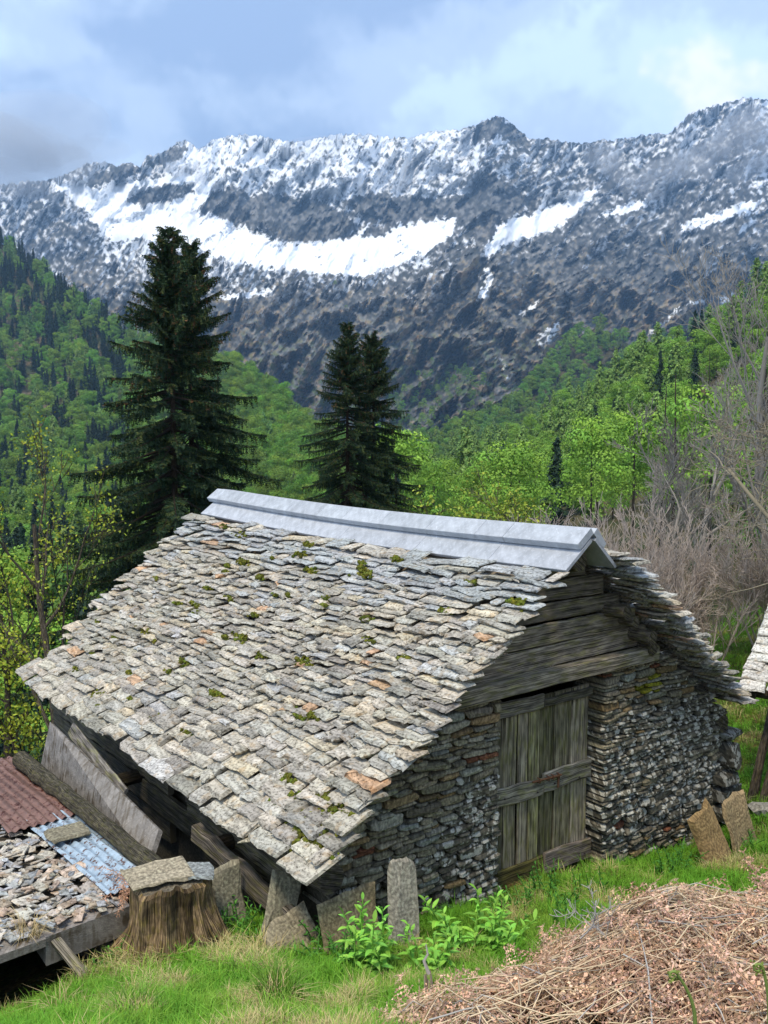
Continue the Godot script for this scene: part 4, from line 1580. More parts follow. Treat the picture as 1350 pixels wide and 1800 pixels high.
# ---------------------------------------------------------------- woods on the slopes
func wood_mesh(kind: String, seed_: int) -> ArrayMesh:
	var r := rnd(seed_)
	var trunk := MB.new()
	trunk.col = Color(0.12, 0.10, 0.085)
	var green := MB.new()
	var hgt := 14.0
	trunk.tube([Vector3(0, -1.0, 0), Vector3(0.1, hgt * 0.5, 0), Vector3(0, hgt * 0.92, 0.1)], [0.17, 0.11, 0.03], 5)
	if kind == "broadleaf":
		# rounded clumps of leaves that shade one another
		for c in 40:
			var u := runit(r)
			if u.y < -0.55: u.y = -u.y
			var wide := 1.0 - 0.30 * maxf(0.0, u.y)
			var p := Vector3(u.x * 3.4 * wide, hgt * 0.58 + u.y * hgt * 0.33, u.z * 3.4 * wide) * r.randf_range(0.86, 1.06)
			var tone := vary(Color(0.20, 0.36, 0.045), r, 0.22, 0.12)
			var big := r.randf_range(0.95, 1.6)
			for i in int(105 * big):
				green.col = vary(tone, r, 0.2)
				var w := runit(r)
				if w.y < -0.3 and r.randf() < 0.7: w.y = -w.y
				shingle(green, p + w * Vector3(big, big * 0.72, big) * r.randf_range(0.8, 1.05), (w + rvec(r) * 0.45).normalized(), r.randf_range(0.18, 0.36), r)
	elif kind == "bare":
		var k := {"levels": 3, "kids": [0, 4, 5, 8], "thin": 0.028, "bend": 0.2, "open": 0.55, "shrink": 0.5, "from": 0.3, "rise": 0.1}
		trunk.col = Color(0.55, 0.5, 0.44)
		grow(trunk, [], Vector3(0, -0.5, 0), Vector3.UP, hgt * 0.6, 0.16, 3, r, k)
	else:
		var larch := kind == "larch"
		var reach := 3.3 if larch else 2.9
		var tone := Color(0.21, 0.33, 0.075) if larch else Color(0.030, 0.058, 0.032)
		var y := hgt
		while y > (2.0 if larch else 1.2):
			var f := 1.0 - y / hgt
			for b in 8:
				var an := r.randf() * TAU
				var l := ((0.45 if larch else 0.15) + reach * pow(f, 0.62 if larch else 0.8)) * r.randf_range(0.45, 1.1)
				var out := Vector3(cos(an), 0, sin(an))
				var m := 4 + int(l * 7.0)
				for i in m:
					var s := (i + r.randf()) / m
					var p := Vector3(0, y + r.randf_range(-0.25, 0.25), 0) + out * l * s + Vector3.UP * l * (0.12 * s - 0.28 * s * s)
					green.col = vary(tone, r, 0.4, 0.12)
					var w := (out * 0.7 + Vector3.UP * 0.6 + rvec(r) * 0.55).normalized()
					shingle(green, p, w, r.randf_range(0.24, 0.50), r)
					shingle(green, p + rvec(r) * 0.25, w, r.randf_range(0.2, 0.42), r)
			y -= 0.52
	var me := green.mesh(M.needle if kind == "spruce" else M.crown)
	return trunk.mesh(M.bark, me)


func make_woods() -> void:
	var kinds := {}
	for k in ["larch", "broadleaf", "spruce", "bare"]:
		kinds[k] = []
		for i in 3:
			kinds[k].append(wood_mesh(k, 200 + i * 17 + k.length()))
	# the near wooded slope: every tree by itself
	var r := rnd(300)
	var names := {"larch": ["larch_tree", "light green larch in fresh needle on the wooded slope", "larches on the wooded slope"], "broadleaf": ["broadleaf_tree", "bright green broadleaf tree in new leaf on the wooded slope", "broadleaf trees on the wooded slope"],
		"spruce": ["dark_spruce", "blackish green spruce standing among lighter trees on the wooded slope", "dark spruces on the wooded slope"], "bare": ["grey_tree", "leafless grey tree among the green ones on the wooded slope", "leafless trees on the wooded slope"]}
	var placed := []
	var tries := 0
	while placed.size() < 330 and tries < 9000:
		tries += 1
		var x := r.randf_range(690, 1440)
		var crest := curve(CREST_R, x)
		var y := lerpf(crest, 1010.0, pow(r.randf(), 1.15))
		var d := depth_r(x, y)
		var hpx := 14.0 * F / d
		var free := true
		for q in placed:
			if absf(q[0] - x) < hpx * 0.21 and absf(q[1] - y) < hpx * 0.13:
				free = false
				break
		if not free: continue
		placed.append([x, y, d])
	placed.sort_custom(func(a, b): return a[2] > b[2])
	for q in placed:
		var x: float = q[0]
		var y: float = q[1]
		var up := (y - curve(CREST_R, x)) / 200.0
		var patch := n2.get_noise_2d(x * 4.0, y * 4.0 + 900.0) + r.randf_range(-0.25, 0.25)
		var kind := "larch" if patch > 0.20 - 0.30 * (1.0 - up) else "broadleaf"
		if r.randf() < 0.11: kind = "spruce"
		if x > 1150 and up > 0.6 and r.randf() < 0.5: kind = "bare"
		var o := obj(names[kind][0], kinds[kind][r.randi() % 3])
		var s := r.randf_range(0.85, 1.5) * (0.85 if kind == "broadleaf" else 1.0)
		o.position = at_depth(x, y, q[2]) - Vector3(0, 0.3, 0)
		o.rotation.y = r.randf() * TAU
		o.scale = Vector3(s, s * r.randf_range(0.9, 1.15), s)
		tag(o, names[kind][1], "tree", names[kind][2])
	# far woods, one mass to the eye
	var far := {}
	for k in ["larch", "broadleaf", "spruce"]:
		far[k] = []
	for i in 7500:
		var x := r.randf_range(-160, 690)
		var crest := curve(CREST_L, x)
		var y := lerpf(crest, 1400.0, pow(r.randf(), 1.5))
		if x > 330 and y > 960: continue
		var gap := n2.get_noise_2d(x * 3.2 + 40.0, y * 2.2 + 70.0)
		var above := y - crest
		if gap < -0.30 and y < 800: continue
		var kind := "broadleaf"
		var mix := n2.get_noise_2d(x * 2.4, y * 1.7 + 500.0) + r.randf_range(-0.2, 0.2)
		if x < 230 and mix < -0.06 + 0.0013 * maxf(0.0, 640.0 - y): kind = "spruce"
		elif mix > 0.3: kind = "larch"
		far[kind].append([at_depth(x, y, depth_l(x, y)), r.randf_range(0.9, 1.6) * (1.0 if y < 900 else 0.8)])
	for i in 1500:
		var x := r.randf_range(690, 1400)
		var crest := curve(CREST_M, x)
		var y := lerpf(crest, 850.0, pow(r.randf(), 1.2))
		if n2.get_noise_2d(x * 4.0, y * 4.0 + 20.0) < -0.22: continue
		far["broadleaf" if r.randf() < 0.75 else "larch"].append([at_depth(x, y, depth_m(x, y)), r.randf_range(1.0, 1.6)])
	for c in [[760, 690, 45, 40, 40], [800, 660, 30, 35, 16], [830, 690, 18, 40, 22], [740, 770, 30, 30, 24], [700, 740, 20, 45, 18], [560, 560, 60, 30, 6], [770, 740, 25, 30, 16]]:
		for i in c[4]:
			var x: float = c[0] + r.randfn() * c[2] * 0.6
			var y: float = c[1] + r.randfn() * c[3] * 0.6
			far["broadleaf"].append([at_depth(x, y, mountain_depth(x, y) - 12.0), r.randf_range(0.8, 1.3)])
	for kind in far:
		var mm := MultiMesh.new()
		mm.transform_format = MultiMesh.TRANSFORM_3D
		mm.use_colors = true
		mm.mesh = kinds[kind][1]
		mm.instance_count = far[kind].size()
		for i in far[kind].size():
			var q: Array = far[kind][i]
			var s: float = q[1]
			mm.set_instance_transform(i, Transform3D(Basis(Vector3.UP, r.randf() * TAU).scaled(Vector3(s, s * r.randf_range(0.85, 1.2), s)), q[0]))
			mm.set_instance_color(i, vary(Color(0.80, 0.80, 0.80), r, 0.35, 0.2))
		var o := MultiMeshInstance3D.new()
		o.name = {"larch": "larch_wood", "broadleaf": "broadleaf_wood", "spruce": "spruce_wood"}[kind]
		o.multimesh = mm
		add_child(o)
		tag(o, {"larch": "far light green larch wood on the valley sides", "broadleaf": "far bright green broadleaf wood on the valley sides", "spruce": "far dark conifer wood on the valley side beyond the tallest spruce"}[kind], "", "", "stuff")


# ---------------------------------------------------------------- things round the hut
func store_h(u: float) -> float:
	return -0.36 - 0.05 * (u - 1.2)


# a single split stone as a thing of its own: corners laid out by its middle and axes
func stone_thing(called: String, c: Vector3, x: Vector3, y: Vector3, sx: float, sy: float, th: float, col: Color, label: String, group: String, seed_: int, m: Material = null, rag := 0.06) -> void:
	var r := rnd(seed_)
	x = x.normalized()
	y = (y - x * y.dot(x)).normalized()
	var z := x.cross(y).normalized()
	var mb := MB.new()
	mb.col = col
	slab(mb, Vector3.ZERO, x, y, z, sx, sy, th, r, 16, rag)
	tag(obj(called, mb.mesh(m if m else M.stone), null, Transform3D(Basis(), c)), label, "stone", group)


# a stone standing on its end, leaning on the wall; base and head are photograph points, the foot on the ground
func leaning(base: Array, width: float, height: float, th: float, lean: float, roll: float, col: Color, label: String, seed_: int, face := Vector3.ZERO) -> void:
	var p := on_ground(base[0], base[1])
	var out := -U if face == Vector3.ZERO else face.normalized()
	var x := Vector3.UP.cross(out).normalized()
	var y := (Vector3.UP * cos(lean) - out * sin(lean)).normalized()
	var axis := x.cross(y)
	x = x.rotated(axis, roll)
	y = y.rotated(axis, roll)
	stone_thing("leaning_slab", p + y * (height * 0.5 - 0.05), x, y, width, height, th, col, label, "stone slabs leaning on the hut", seed_)


func corrugated(called: String, a: Vector3, along: Vector3, across: Vector3, l: float, w: float, col: Color, label: String, seed_: int) -> void:
	var r := rnd(seed_)
	var up := across.cross(along).normalized()
	if up.y < 0: up = -up
	var n := int(w / 0.0095)
	var m := 10
	var mb := MB.new()
	mb.col = col
	var p := func(i: int, j: int, o: float) -> Vector3:
		var x := w * i / n
		return along * (l * j / m) + across * x + up * (0.010 * sin(x / 0.076 * TAU) + o + 0.012 * n1.get_noise_2d(x * 90.0, j * 30.0 + seed_))
	for j in m:
		for i in n:
			for o in [0.0, -0.0016]:
				var q := [p.call(i, j, o), p.call(i + 1, j, o), p.call(i + 1, j + 1, o), p.call(i, j + 1, o)]
				mb.quad_out(q[0], q[1], q[2], q[3], (q[0] + q[2]) * 0.5 + up * (-1.0 if o == 0.0 else 1.0))
	# smooth normals across the ridges
	for i in mb.v.size():
		var x := (mb.v[i]).dot(across)
		var s := 0.010 * TAU / 0.076 * cos(x / 0.076 * TAU)
		var nn := (up - across * s).normalized()
		mb.n[i] = nn if mb.n[i].dot(up) > 0 else -nn
	tag(obj(called, mb.mesh(M.iron), null, Transform3D(Basis(), a)), label, "metal sheet", "corrugated sheets on the store roof")


func make_store() -> void:
	var r := rnd(41)
	var t := thing("low_store", hut(2.5, -1.6, -1.4), "low flat-roofed store covered in broken slate beside the hut", "store")
	# flat roof slab, front edge beam with a dark opening under it
	var roof := MB.new()
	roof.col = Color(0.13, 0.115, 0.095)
	box_between(roof, [hut(1.28, -3.4, store_h(1.28) - 0.03), hut(1.28, -0.42, store_h(1.28) - 0.03), hut(4.9, -0.36, store_h(4.9) - 0.03), hut(4.9, -3.4, store_h(4.9) - 0.03)], 0.10)
	part("roof", roof, M.rubble, t)
	var beam := MB.new()
	beam.col = Color(0.42, 0.39, 0.37)
	box_between(beam, [hut(1.08, -1.42, -0.365), hut(1.10, -0.82, -0.365), hut(1.30, -0.82, -0.36), hut(1.28, -1.42, -0.36)], 0.20)
	part("concrete_edge", beam, M.concrete, t)
	var lip := MB.new()
	lip.col = Color(0.46, 0.43, 0.40)
	box_between(lip, [hut(1.06, -3.3, -0.37), hut(1.07, -1.42, -0.37), hut(1.28, -1.42, -0.36), hut(1.28, -3.3, -0.36)], 0.055)
	part("concrete_edge", lip, M.concrete, t)
	var prop := MB.new()
	prop.col = Color(0.48, 0.44, 0.38)
	board(prop, hut(1.10, -1.36, -0.40), hut(0.92, -1.22, -0.64), V, 0.09, 0.03, r)
	part("prop", prop, M.board, t)
	for q in [[hut(1.32, -3.4, -0.5), hut(1.34, -0.8, -0.5)], [hut(4.8, -3.4, -0.6), hut(4.8, -0.4, -0.6)], [hut(1.34, -0.80, -0.5), hut(4.8, -0.42, -0.6)], [hut(1.32, -3.4, -0.5), hut(4.8, -3.4, -0.6)]]:
		if q == null: continue
	var inside := MB.new()
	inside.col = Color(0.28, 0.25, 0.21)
	box_between(inside, [hut(2.3, -3.4, -0.47), hut(2.3, -0.5, -0.47), hut(4.7, -0.45, -0.58), hut(4.7, -3.4, -0.58)], 1.6)
	part("wall", inside, M.rubble, t)
	var cheek := MB.new()
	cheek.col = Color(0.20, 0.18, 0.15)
	box_between(cheek, [hut(1.16, -1.02, -0.55), hut(1.16, -0.60, -0.55), hut(2.35, -0.52, -0.5), hut(2.35, -1.02, -0.5)], 0.6)
	part("wall", cheek, M.concrete, t)
	# broken slate strewn over it
	var rest := MB.new()
	var chips := []
	for k in 2100:
		var u := lerpf(1.14, 4.8, pow(r.randf(), 1.25))
		var v := lerpf(-0.86, -3.2, pow(r.randf(), 1.1))
		if v > -0.90 or (u > 2.9 and v > -1.08): continue
		var s := r.randf_range(0.035, 0.085) * (1.8 if r.randf() < 0.09 else 1.0)
		var mb := MB.new()
		var g := r.randf()
		mb.col = vary(Color(0.60, 0.56, 0.50) if g < 0.5 else Color(0.50, 0.52, 0.55) if g < 0.75 else Color(0.58, 0.47, 0.38), r, 0.25, 0.05)
		var x := V.rotated(Vector3.UP, r.randf() * TAU)
		var z := (Vector3.UP + rvec(r) * 0.32).normalized()
		x = (x - z * x.dot(z)).normalized()
		slab(mb, hut(u, v, store_h(u) + r.randf_range(-0.005, 0.045)), x, z.cross(x), z, s * r.randf_range(1.0, 1.9), s, r.randf_range(0.008, 0.018), r, 6, 0.2)
		chips.append([s / (1.0 + 0.5 * (u - 1.1)) * (0.2 if v < -1.9 else 1.0), mb])
	chips.sort_custom(func(a, b): return a[0] > b[0])
	for i in chips.size():
		if i < 240:
			part("slate_chip", chips[i][1], M.slate, t)
		else:
			rest.add(chips[i][1], Transform3D(), Color.WHITE)
	part("small_chips", rest, M.slate, t, "stuff")
	# on its roof: two iron sheets, a log, a flat stone
	var a := hut(1.24, -0.93, store_h(1.2) + 0.055)
	var b := hut(3.05, -0.98, store_h(3.05) + 0.055)
	corrugated("corrugated_sheet", a, (b - a).normalized(), (hut(1.24, -0.35, 0) - hut(1.24, -0.93, 0)).normalized(), a.distance_to(b), 0.50, Color(0.50, 0.63, 0.73), "pale blue corrugated iron sheet beside the mossy log", 42)
	a = hut(2.85, -1.16, store_h(2.85) + 0.072)
	b = hut(4.95, -1.12, store_h(4.95) + 0.072)
	corrugated("corrugated_sheet", a, (b - a).normalized(), (hut(1.3, -0.4, 0) - hut(1.3, -0.93, 0)).normalized(), a.distance_to(b), 0.72, Color(0.30, 0.17, 0.13), "rusty brown corrugated iron sheet at the store's far end", 43)
	var lg := MB.new()
	lg.col = Color(0.20, 0.185, 0.14)
	var p := hut(1.32, -0.52, store_h(1.3) + 0.09)
	var q := hut(4.55, -0.56, store_h(4.5) + 0.14)
	log_between(lg, Vector3.ZERO, q - p, 0.07, 0.085, r, 11)
	tag(obj("fallen_log", lg.mesh(M.bark), null, Transform3D(Basis(), p)), "grey mossy log lying along the iron sheets and concrete slab", "log")
	stone_thing("flat_stone", hut(2.45, -0.80, store_h(2.4) + 0.092), U, -V + Vector3(0, 0.03, 0), 0.30, 0.34, 0.035, Color(0.50, 0.46, 0.36), "flat brownish stone weighing down the pale blue iron sheet", "", 44)
	# concrete slab on edge
	var c := MB.new()
	c.col = Color(0.46, 0.44, 0.42)
	var bn := hut(1.72, -0.40, -0.44)
	var bf := hut(4.65, -0.31, -0.53)
	var tf := hut(4.50, -0.25, -0.05)
	var tn := hut(1.84, -0.25, -0.25)
	var th := (bf - bn).cross(tn - bn).normalized() * 0.045
	hexa(c, [bn, bf, tf, tn], th)
	for i in c.v.size():
		c.v[i] -= bn
	tag(obj("concrete_slab", c.mesh(M.concrete), null, Transform3D(Basis(), bn)), "long stained concrete slab on edge beside the hut's low eave", "slab")
	var pl := MB.new()
	pl.col = Color(0.40, 0.40, 0.41)
	var pa := hut(4.35, -0.10, -0.10)
	board(pl, Vector3.ZERO, hut(2.9, -0.13, -0.34) - pa, V * 0.5 + Vector3.UP, 0.15, 0.03, r)
	tag(obj("loose_plank", pl.mesh(M.board), null, Transform3D(Basis(), pa)), "loose grey plank wedged between concrete slab and eave", "plank")


func hexa(mb: MB, q: Array, th: Vector3) -> void:
	var m: Vector3 = (q[0] + q[2]) * 0.5
	var n := q.size()
	for i in n:
		mb.quad_out(q[i] + th * 0.5, q[(i + 1) % n] + th * 0.5, q[(i + 1) % n] - th * 0.5, q[i] - th * 0.5, m)
	for s in [0.5, -0.5]:
		mb.quad_out(q[0] + th * s, q[1] + th * s, q[2] + th * s, q[3] + th * s, m)


func box_between(mb: MB, q: Array, depth: float) -> void:
	var d := Vector3(0, -depth, 0)
	var w := []
	for p in q:
		w.append(p + d * 0.5)
	hexa(mb, w, d)


func make_stump() -> void:
	var r := rnd(45)
	var p := on_ground(305, 1668)
	var t := thing("tree_stump", p, "rotting tree stump carrying two flat stones", "stump")
	var mb := MB.new()
	var n := 72
	var rings := []
	var hs := [-0.12, 0.0, 0.05, 0.11, 0.18, 0.25, 0.32, 0.39, 0.46, 0.515, 0.54]
	for j in hs.size():
		var ring := []
		for k in n:
			var a := TAU * k / n
			var flare := 0.225 + 0.14 * exp(-maxf(hs[j], 0.0) / 0.14) * (1.0 + 0.5 * sin(a * 4.0 + 1.0))
			var e := Vector2(cos(a), sin(a))
			var groove := 0.085 * n1.get_noise_3d(e.x * 70.0, e.y * 70.0, hs[j] * 30.0) + 0.09 * n1.get_noise_3d(e.x * 32.0 + 9.0, e.y * 32.0, hs[j] * 45.0) + 0.018 * n1.get_noise_3d(e.x * 210.0, e.y * 210.0, hs[j] * 60.0)
			var rad := flare + groove
			if j == hs.size() - 1: rad -= 0.025
			ring.append(Vector3(e.x * rad * 1.06, hs[j] + (0.03 * n1.get_noise_2d(e.x * 90.0, e.y * 90.0) - 0.015 if j > 8 else 0.0), e.y * rad))
		rings.append(ring)
	for j in hs.size() - 1:
		for k in n:
			var e := Vector2(cos(TAU * k / n), sin(TAU * k / n))
			var f := n1.get_noise_3d(e.x * 55.0, e.y * 55.0, hs[j] * 22.0) + 0.6 * n1.get_noise_3d(e.x * 200.0, e.y * 200.0, hs[j] * 40.0)
			mb.col = vary(Color(0.20, 0.145, 0.09).lerp(Color(0.60, 0.44, 0.27), smoothstep(-0.30, 0.25, f)), r, 0.10)
			mb.quad_out(rings[j][k], rings[j][(k + 1) % n], rings[j + 1][(k + 1) % n], rings[j + 1][k], Vector3(0, (hs[j] + hs[j + 1]) * 0.5, 0))
	for i in mb.v.size():
		mb.uv[i] = Vector2(atan2(mb.v[i].z, mb.v[i].x) * 0.27, mb.v[i].y)
	obj("trunk", mb.mesh(M.bark), t)
	var top := MB.new()
	top.col = Color(0.33, 0.29, 0.23)
	for k in n:
		top.tri_out(Vector3(0, 0.53, 0), rings[-1][k], rings[-1][(k + 1) % n], Vector3.ZERO)
	obj("cut_top", top.mesh(M.rubble), t)
	stone_thing("flat_stone", p + Vector3(-0.08, 0.575, 0.05), Vector3(1, 0.04, -0.45), Vector3(0.5, 0.14, -1), 0.44, 0.27, 0.036, Color(0.74, 0.66, 0.53), "pale flat stone, larger of two on the stump", "flat stones on the stump", 46)
	stone_thing("flat_stone", p + Vector3(0.17, 0.555, -0.02), Vector3(1, 0.0, -0.2), Vector3(0.2, 0.02, -1), 0.24, 0.24, 0.028, Color(0.52, 0.57, 0.62), "blue grey flat stone, smaller of two on the stump", "flat stones on the stump", 47)


func make_leaning() -> void:
	leaning([712, 1664], 0.25, 0.64, 0.05, 0.20, -0.08, Color(0.683, 0.659, 0.61), "tall narrow grey slab leaning beside the broad brown slab", 51)
	leaning([622, 1672], 0.52, 0.44, 0.05, 0.25, 0.02, Color(0.561, 0.476, 0.317), "broad brownish slab leaning below the log end", 52)
	leaning([532, 1680], 0.42, 0.34, 0.06, 0.75, 0.2, Color(0.634, 0.561, 0.427), "low brownish slab lying tilted beside the broad brown slab", 53)
	leaning([480, 1655], 0.25, 0.50, 0.045, 0.35, -0.5, Color(0.561, 0.537, 0.427), "grey green slab tilted sideways under the eave timber", 54)
	leaning([412, 1628], 0.26, 0.52, 0.05, 0.15, 0.1, Color(0.708, 0.671, 0.561), "grey slab standing next to the stump", 55)
	leaning([1266, 1518], 0.40, 0.62, 0.08, 0.30, 0.30, Color(0.659, 0.464, 0.244), "rust brown slab, nearer the door of two at the far corner", 56)
	leaning([1308, 1492], 0.46, 0.58, 0.06, 0.25, 0.12, Color(0.683, 0.525, 0.329), "square tan slab, farther from the door of two at the far corner", 57)
	var p := on_ground(1270, 1510)
	stone_thing("small_stone", on_ground(812, 1755) + Vector3(0, 0.03, 0), Vector3.RIGHT, Vector3(0, 0.1, 1), 0.12, 0.08, 0.07, Color(0.6, 0.57, 0.5), "small pale stone lying in the grass near the broken stem", "", 58)
	stone_thing("small_stone", on_ground(648, 1792) + Vector3(0, 0.02, 0), Vector3.RIGHT, Vector3(0, 0.1, 1), 0.09, 0.06, 0.05, Color(0.5, 0.47, 0.42), "small grey stone in the grass before the leafy plants", "", 59)
	stone_thing("small_stone", on_ground(1345, 1432) + Vector3(0, 0.05, 0), Vector3.RIGHT, Vector3(0, 0.1, 1), 0.3, 0.2, 0.14, Color(0.55, 0.54, 0.52), "grey stone on the meadow under the small shelter", "", 60)


func make_shelter() -> void:
	var r := rnd(48)
	var c := at_depth(1297, 1215, 9.9)
	var foot := grounded(4.45, -10.1)
	var t := thing("slate_shelter", foot, "small open shelter of rough poles under pale slates", "shelter")
	var along := Vector3(0.80, 0, 0.6).normalized()
	var up := (Vector3(0.55, 0.55, -0.75)).normalized()
	up = (up - along * up.dot(along)).normalized()
	var nrm := along.cross(up).normalized()
	if nrm.y < 0: nrm = -nrm
	var row := 0
	var y := 0.0
	while y < 1.7:
		var x := -0.02 + 0.0 * row
		while x < 1.8:
			var l := r.randf_range(0.22, 0.42)
			var mb := MB.new()
			mb.col = vary(Color(0.70, 0.69, 0.66), r, 0.14, 0.02)
			var yy := (up * cos(0.16) - nrm * sin(0.16)).normalized()
			slab(mb, c + along * (x + l * 0.5) + up * (y + 0.17 + r.randf_range(-0.02, 0.02)) + nrm * 0.03, along, yy, nrm, l - 0.008, 0.36, r.randf_range(0.03, 0.05), r, 12, 0.1)
			part("slate", mb, M.slate, t)
			x += l
		y += 0.15
		row += 1
	for q in [[1352, 1290, 1318, 1408, 0.055], [1380, 1290, 1336, 1415, 0.05], [1400, 1290, 1390, 1420, 0.06]]:
		var mb := MB.new()
		mb.col = vary(Color(0.17, 0.14, 0.115), r, 0.2)
		log_between(mb, on_ground(q[2], q[3]) - Vector3(0, 0.1, 0), at_depth(q[0] + 12, q[1] - 70, 10.15), q[4], q[4] * 0.8, r, 9)
		part("post", mb, M.bark, t)
	var rail := MB.new()
	rail.col = Color(0.16, 0.13, 0.11)
	log_between(rail, c + along * 0.1 + up * 0.1 - nrm * 0.08, c + along * 1.8 + up * 0.1 - nrm * 0.08, 0.05, 0.05, r, 9)
	part("rail", rail, M.bark, t)
	for q in [0.15, 0.9, 1.6]:
		var mb := MB.new()
		mb.col = Color(0.15, 0.125, 0.10)
		log_between(mb, c + along * q - nrm * 0.05, c + along * q + up * 1.8 - nrm * 0.05, 0.04, 0.04, r, 8)
		part("rafter", mb, M.bark, t)


# ---------------------------------------------------------------- plants
func leaf_blade(mb: MB, p: Vector3, d: Vector3, side: Vector3, l: float, w: float, droop: float) -> void:
	var prev := [p, p]
	var n := 4
	var up := side.cross(d).normalized()
	if up.y < 0: up = -up
	var mid := p
	for i in range(1, n + 1):
		var f := float(i) / n
		var c := p + d * l * f - Vector3.UP * droop * l * f * f
		var ww: float = w * [0.0, 0.75, 1.0, 0.7, 0.0][i]
		var a := c + side * ww * 0.5 + up * ww * 0.14
		var b := c - side * ww * 0.5 + up * ww * 0.14
		if i == 1:
			mb.tri(mid, a, c)
			mb.tri(mid, c, b)
		elif i == n:
			mb.tri(prev[0], c, mid)
			mb.tri(mid, c, prev[1])
		else:
			mb.quad(prev[0], a, c, mid)
			mb.quad(mid, c, b, prev[1])
		prev = [a, b]
		mid = c


func leafy(at: Vector3, label: String, stems: int, hgt: float, leaf: float, spread: float, col: Color, seed_: int, group: String, called := "leafy_plant") -> void:
	var r := rnd(seed_)
	var t := thing(called, at, label, "plant", group)
	var st := MB.new()
	var lf := MB.new()
	for s in stems:
		var a := r.randf() * TAU
		var foot := Vector3(cos(a), 0, sin(a)) * spread * sqrt(r.randf())
		var lean := Vector3(foot.x, 0, foot.z) * 0.5 + rvec(r) * Vector3(0.08, 0, 0.08)
		var h := hgt * r.randf_range(0.6, 1.1)
		var pts := []
		for i in 5:
			var f := i / 4.0
			pts.append(foot + lean * f * f + Vector3.UP * (h * f - 0.03 * float(i == 0)))
		st.col = col * 0.8
		st.tube(pts, [0.006, 0.0055, 0.005, 0.004, 0.003], 5)
		var n := int(6 + h * 26)
		for i in n:
			var f := lerpf(0.12, 1.0, (i + 0.5) / n)
			var k := clampi(int(f * 4), 0, 3)
			var p: Vector3 = pts[k].lerp(pts[k + 1], f * 4 - k)
			var an := i * 2.4 + r.randf_range(-0.3, 0.3)
			var rise := lerpf(0.15, 0.95, f * f) + r.randf_range(-0.1, 0.15)
			var d := Vector3(cos(an) * cos(rise), sin(rise), sin(an) * cos(rise))
			lf.col = vary(col, r, 0.3, 0.15)
			var l := leaf * lerpf(1.05, 0.6, f) * r.randf_range(0.75, 1.15)
			leaf_blade(lf, p, d, d.cross(Vector3.UP).normalized(), l, l * 0.30, r.randf_range(0.15, 0.5))
	obj("stems", st.mesh(M.stalk), t)
	obj("leaves", lf.mesh(M.leaf), t)


func make_plants() -> void:
	var g := Color(0.25, 0.52, 0.075)
	leafy(on_ground(648, 1708), "bright green leafy plant between broad brown slab and tall narrow slab", 11, 0.36, 0.14, 0.15, g, 101, "leafy plants along the gable")
	leafy(on_ground(755, 1712), "bright green leafy plant at the foot of the tall narrow slab", 8, 0.26, 0.125, 0.13, g, 102, "leafy plants along the gable")
	leafy(on_ground(842, 1672), "widest bright green leafy plant below the gable's left stones", 20, 0.31, 0.145, 0.26, g, 103, "leafy plants along the gable")
	var d := Color(0.08, 0.235, 0.035)
	var spots := [[905, 1600, "nettle under the door's left jamb"], [935, 1592, "nettle below the left half of the door"], [965, 1578, "nettle below the middle of the door"], [895, 1632, "nettle between the widest leafy plant and the door"], [1180, 1535, "nettle at the foot of the lichen covered wall"], [1165, 1545, "nettle nearest the door at the lichen covered wall"], [1215, 1530, "nettle beside the rust brown slab"], [1310, 1492, "nettle beside the square tan slab"], [420, 1640, "nettle at the foot of the grey standing slab"], [450, 1660, "nettle between the grey slab and the tilted slab"], [395, 1655, "nettle against the stump"], [580, 1670, "nettle between the low slab and the broad brown slab"], [568, 1690, "nettle in front of the low brownish slab"], [210, 1672, "nettle under the store's concrete edge"], [170, 1690, "nettle beside the store's wooden prop"], [225, 1690, "nettle between store and stump"], [990, 1600, "nettle before the door's right half"], [1040, 1580, "nettle under the door's right jamb"], [870, 1600, "nettle at the wall left of the door"], [1005, 1630, "nettle between door and bracken heap"], [600, 1700, "nettle in front of the broad brown slab"]]
	for i in spots.size():
		leafy(on_ground(spots[i][0], spots[i][1]), "low dark green " + spots[i][2], 7, 0.15 + 0.05 * (i % 3), 0.07, 0.13, d, 110 + i, "nettles along the walls", "nettle")
	# the young fronds, still rolled
	for q in [[1222, 1800, 1192, 1715, 131, "rolled green fern shoot rising from the bracken heap"], [1352, 1800, 1341, 1702, 132, "tall rolled green fern shoot beside the heap's dry stalks"]]:
		var r := rnd(q[4])
		var p := at_depth(q[0], q[1], 3.35)
		var e := at_depth(q[2], q[3], 3.35)
		var t := thing("fern_shoot", p, q[5], "fern", "fern shoots on the heap")
		var mb := MB.new()
		mb.col = Color(0.20, 0.28, 0.07)
		var pts := [Vector3(0.01, -0.25, 0)]
		var rad := [0.009]
		for i in 9:
			var f := i / 8.0
			pts.append((e - p) * Vector3(f * f, f, f) + Vector3(0, 0, 0))
			rad.append(lerpf(0.0085, 0.006, f))
		for i in 14:
			var f := i / 13.0
			var an := PI * 0.5 + f * 7.5
			var rr := 0.021 * (1.0 - 0.75 * f)
			pts.append((e - p) + Vector3(-0.021 + rr * cos(an - PI * 0.5), rr * sin(an - PI * 0.5), 0.004 * f))
			rad.append(lerpf(0.0065, 0.003, f))
		mb.tube(pts, rad, 7)
		obj("stem", mb.mesh(M.stalk), t)
		var lf := MB.new()
		for i in 26:
			lf.col = vary(Color(0.22, 0.27, 0.06), r, 0.3)
			leaf_at(lf, (e - p) + Vector3(-0.02, 0, 0) + rvec(r) * 0.022, 0.018, r)
		obj("leaflets", lf.mesh(M.leaf), t)


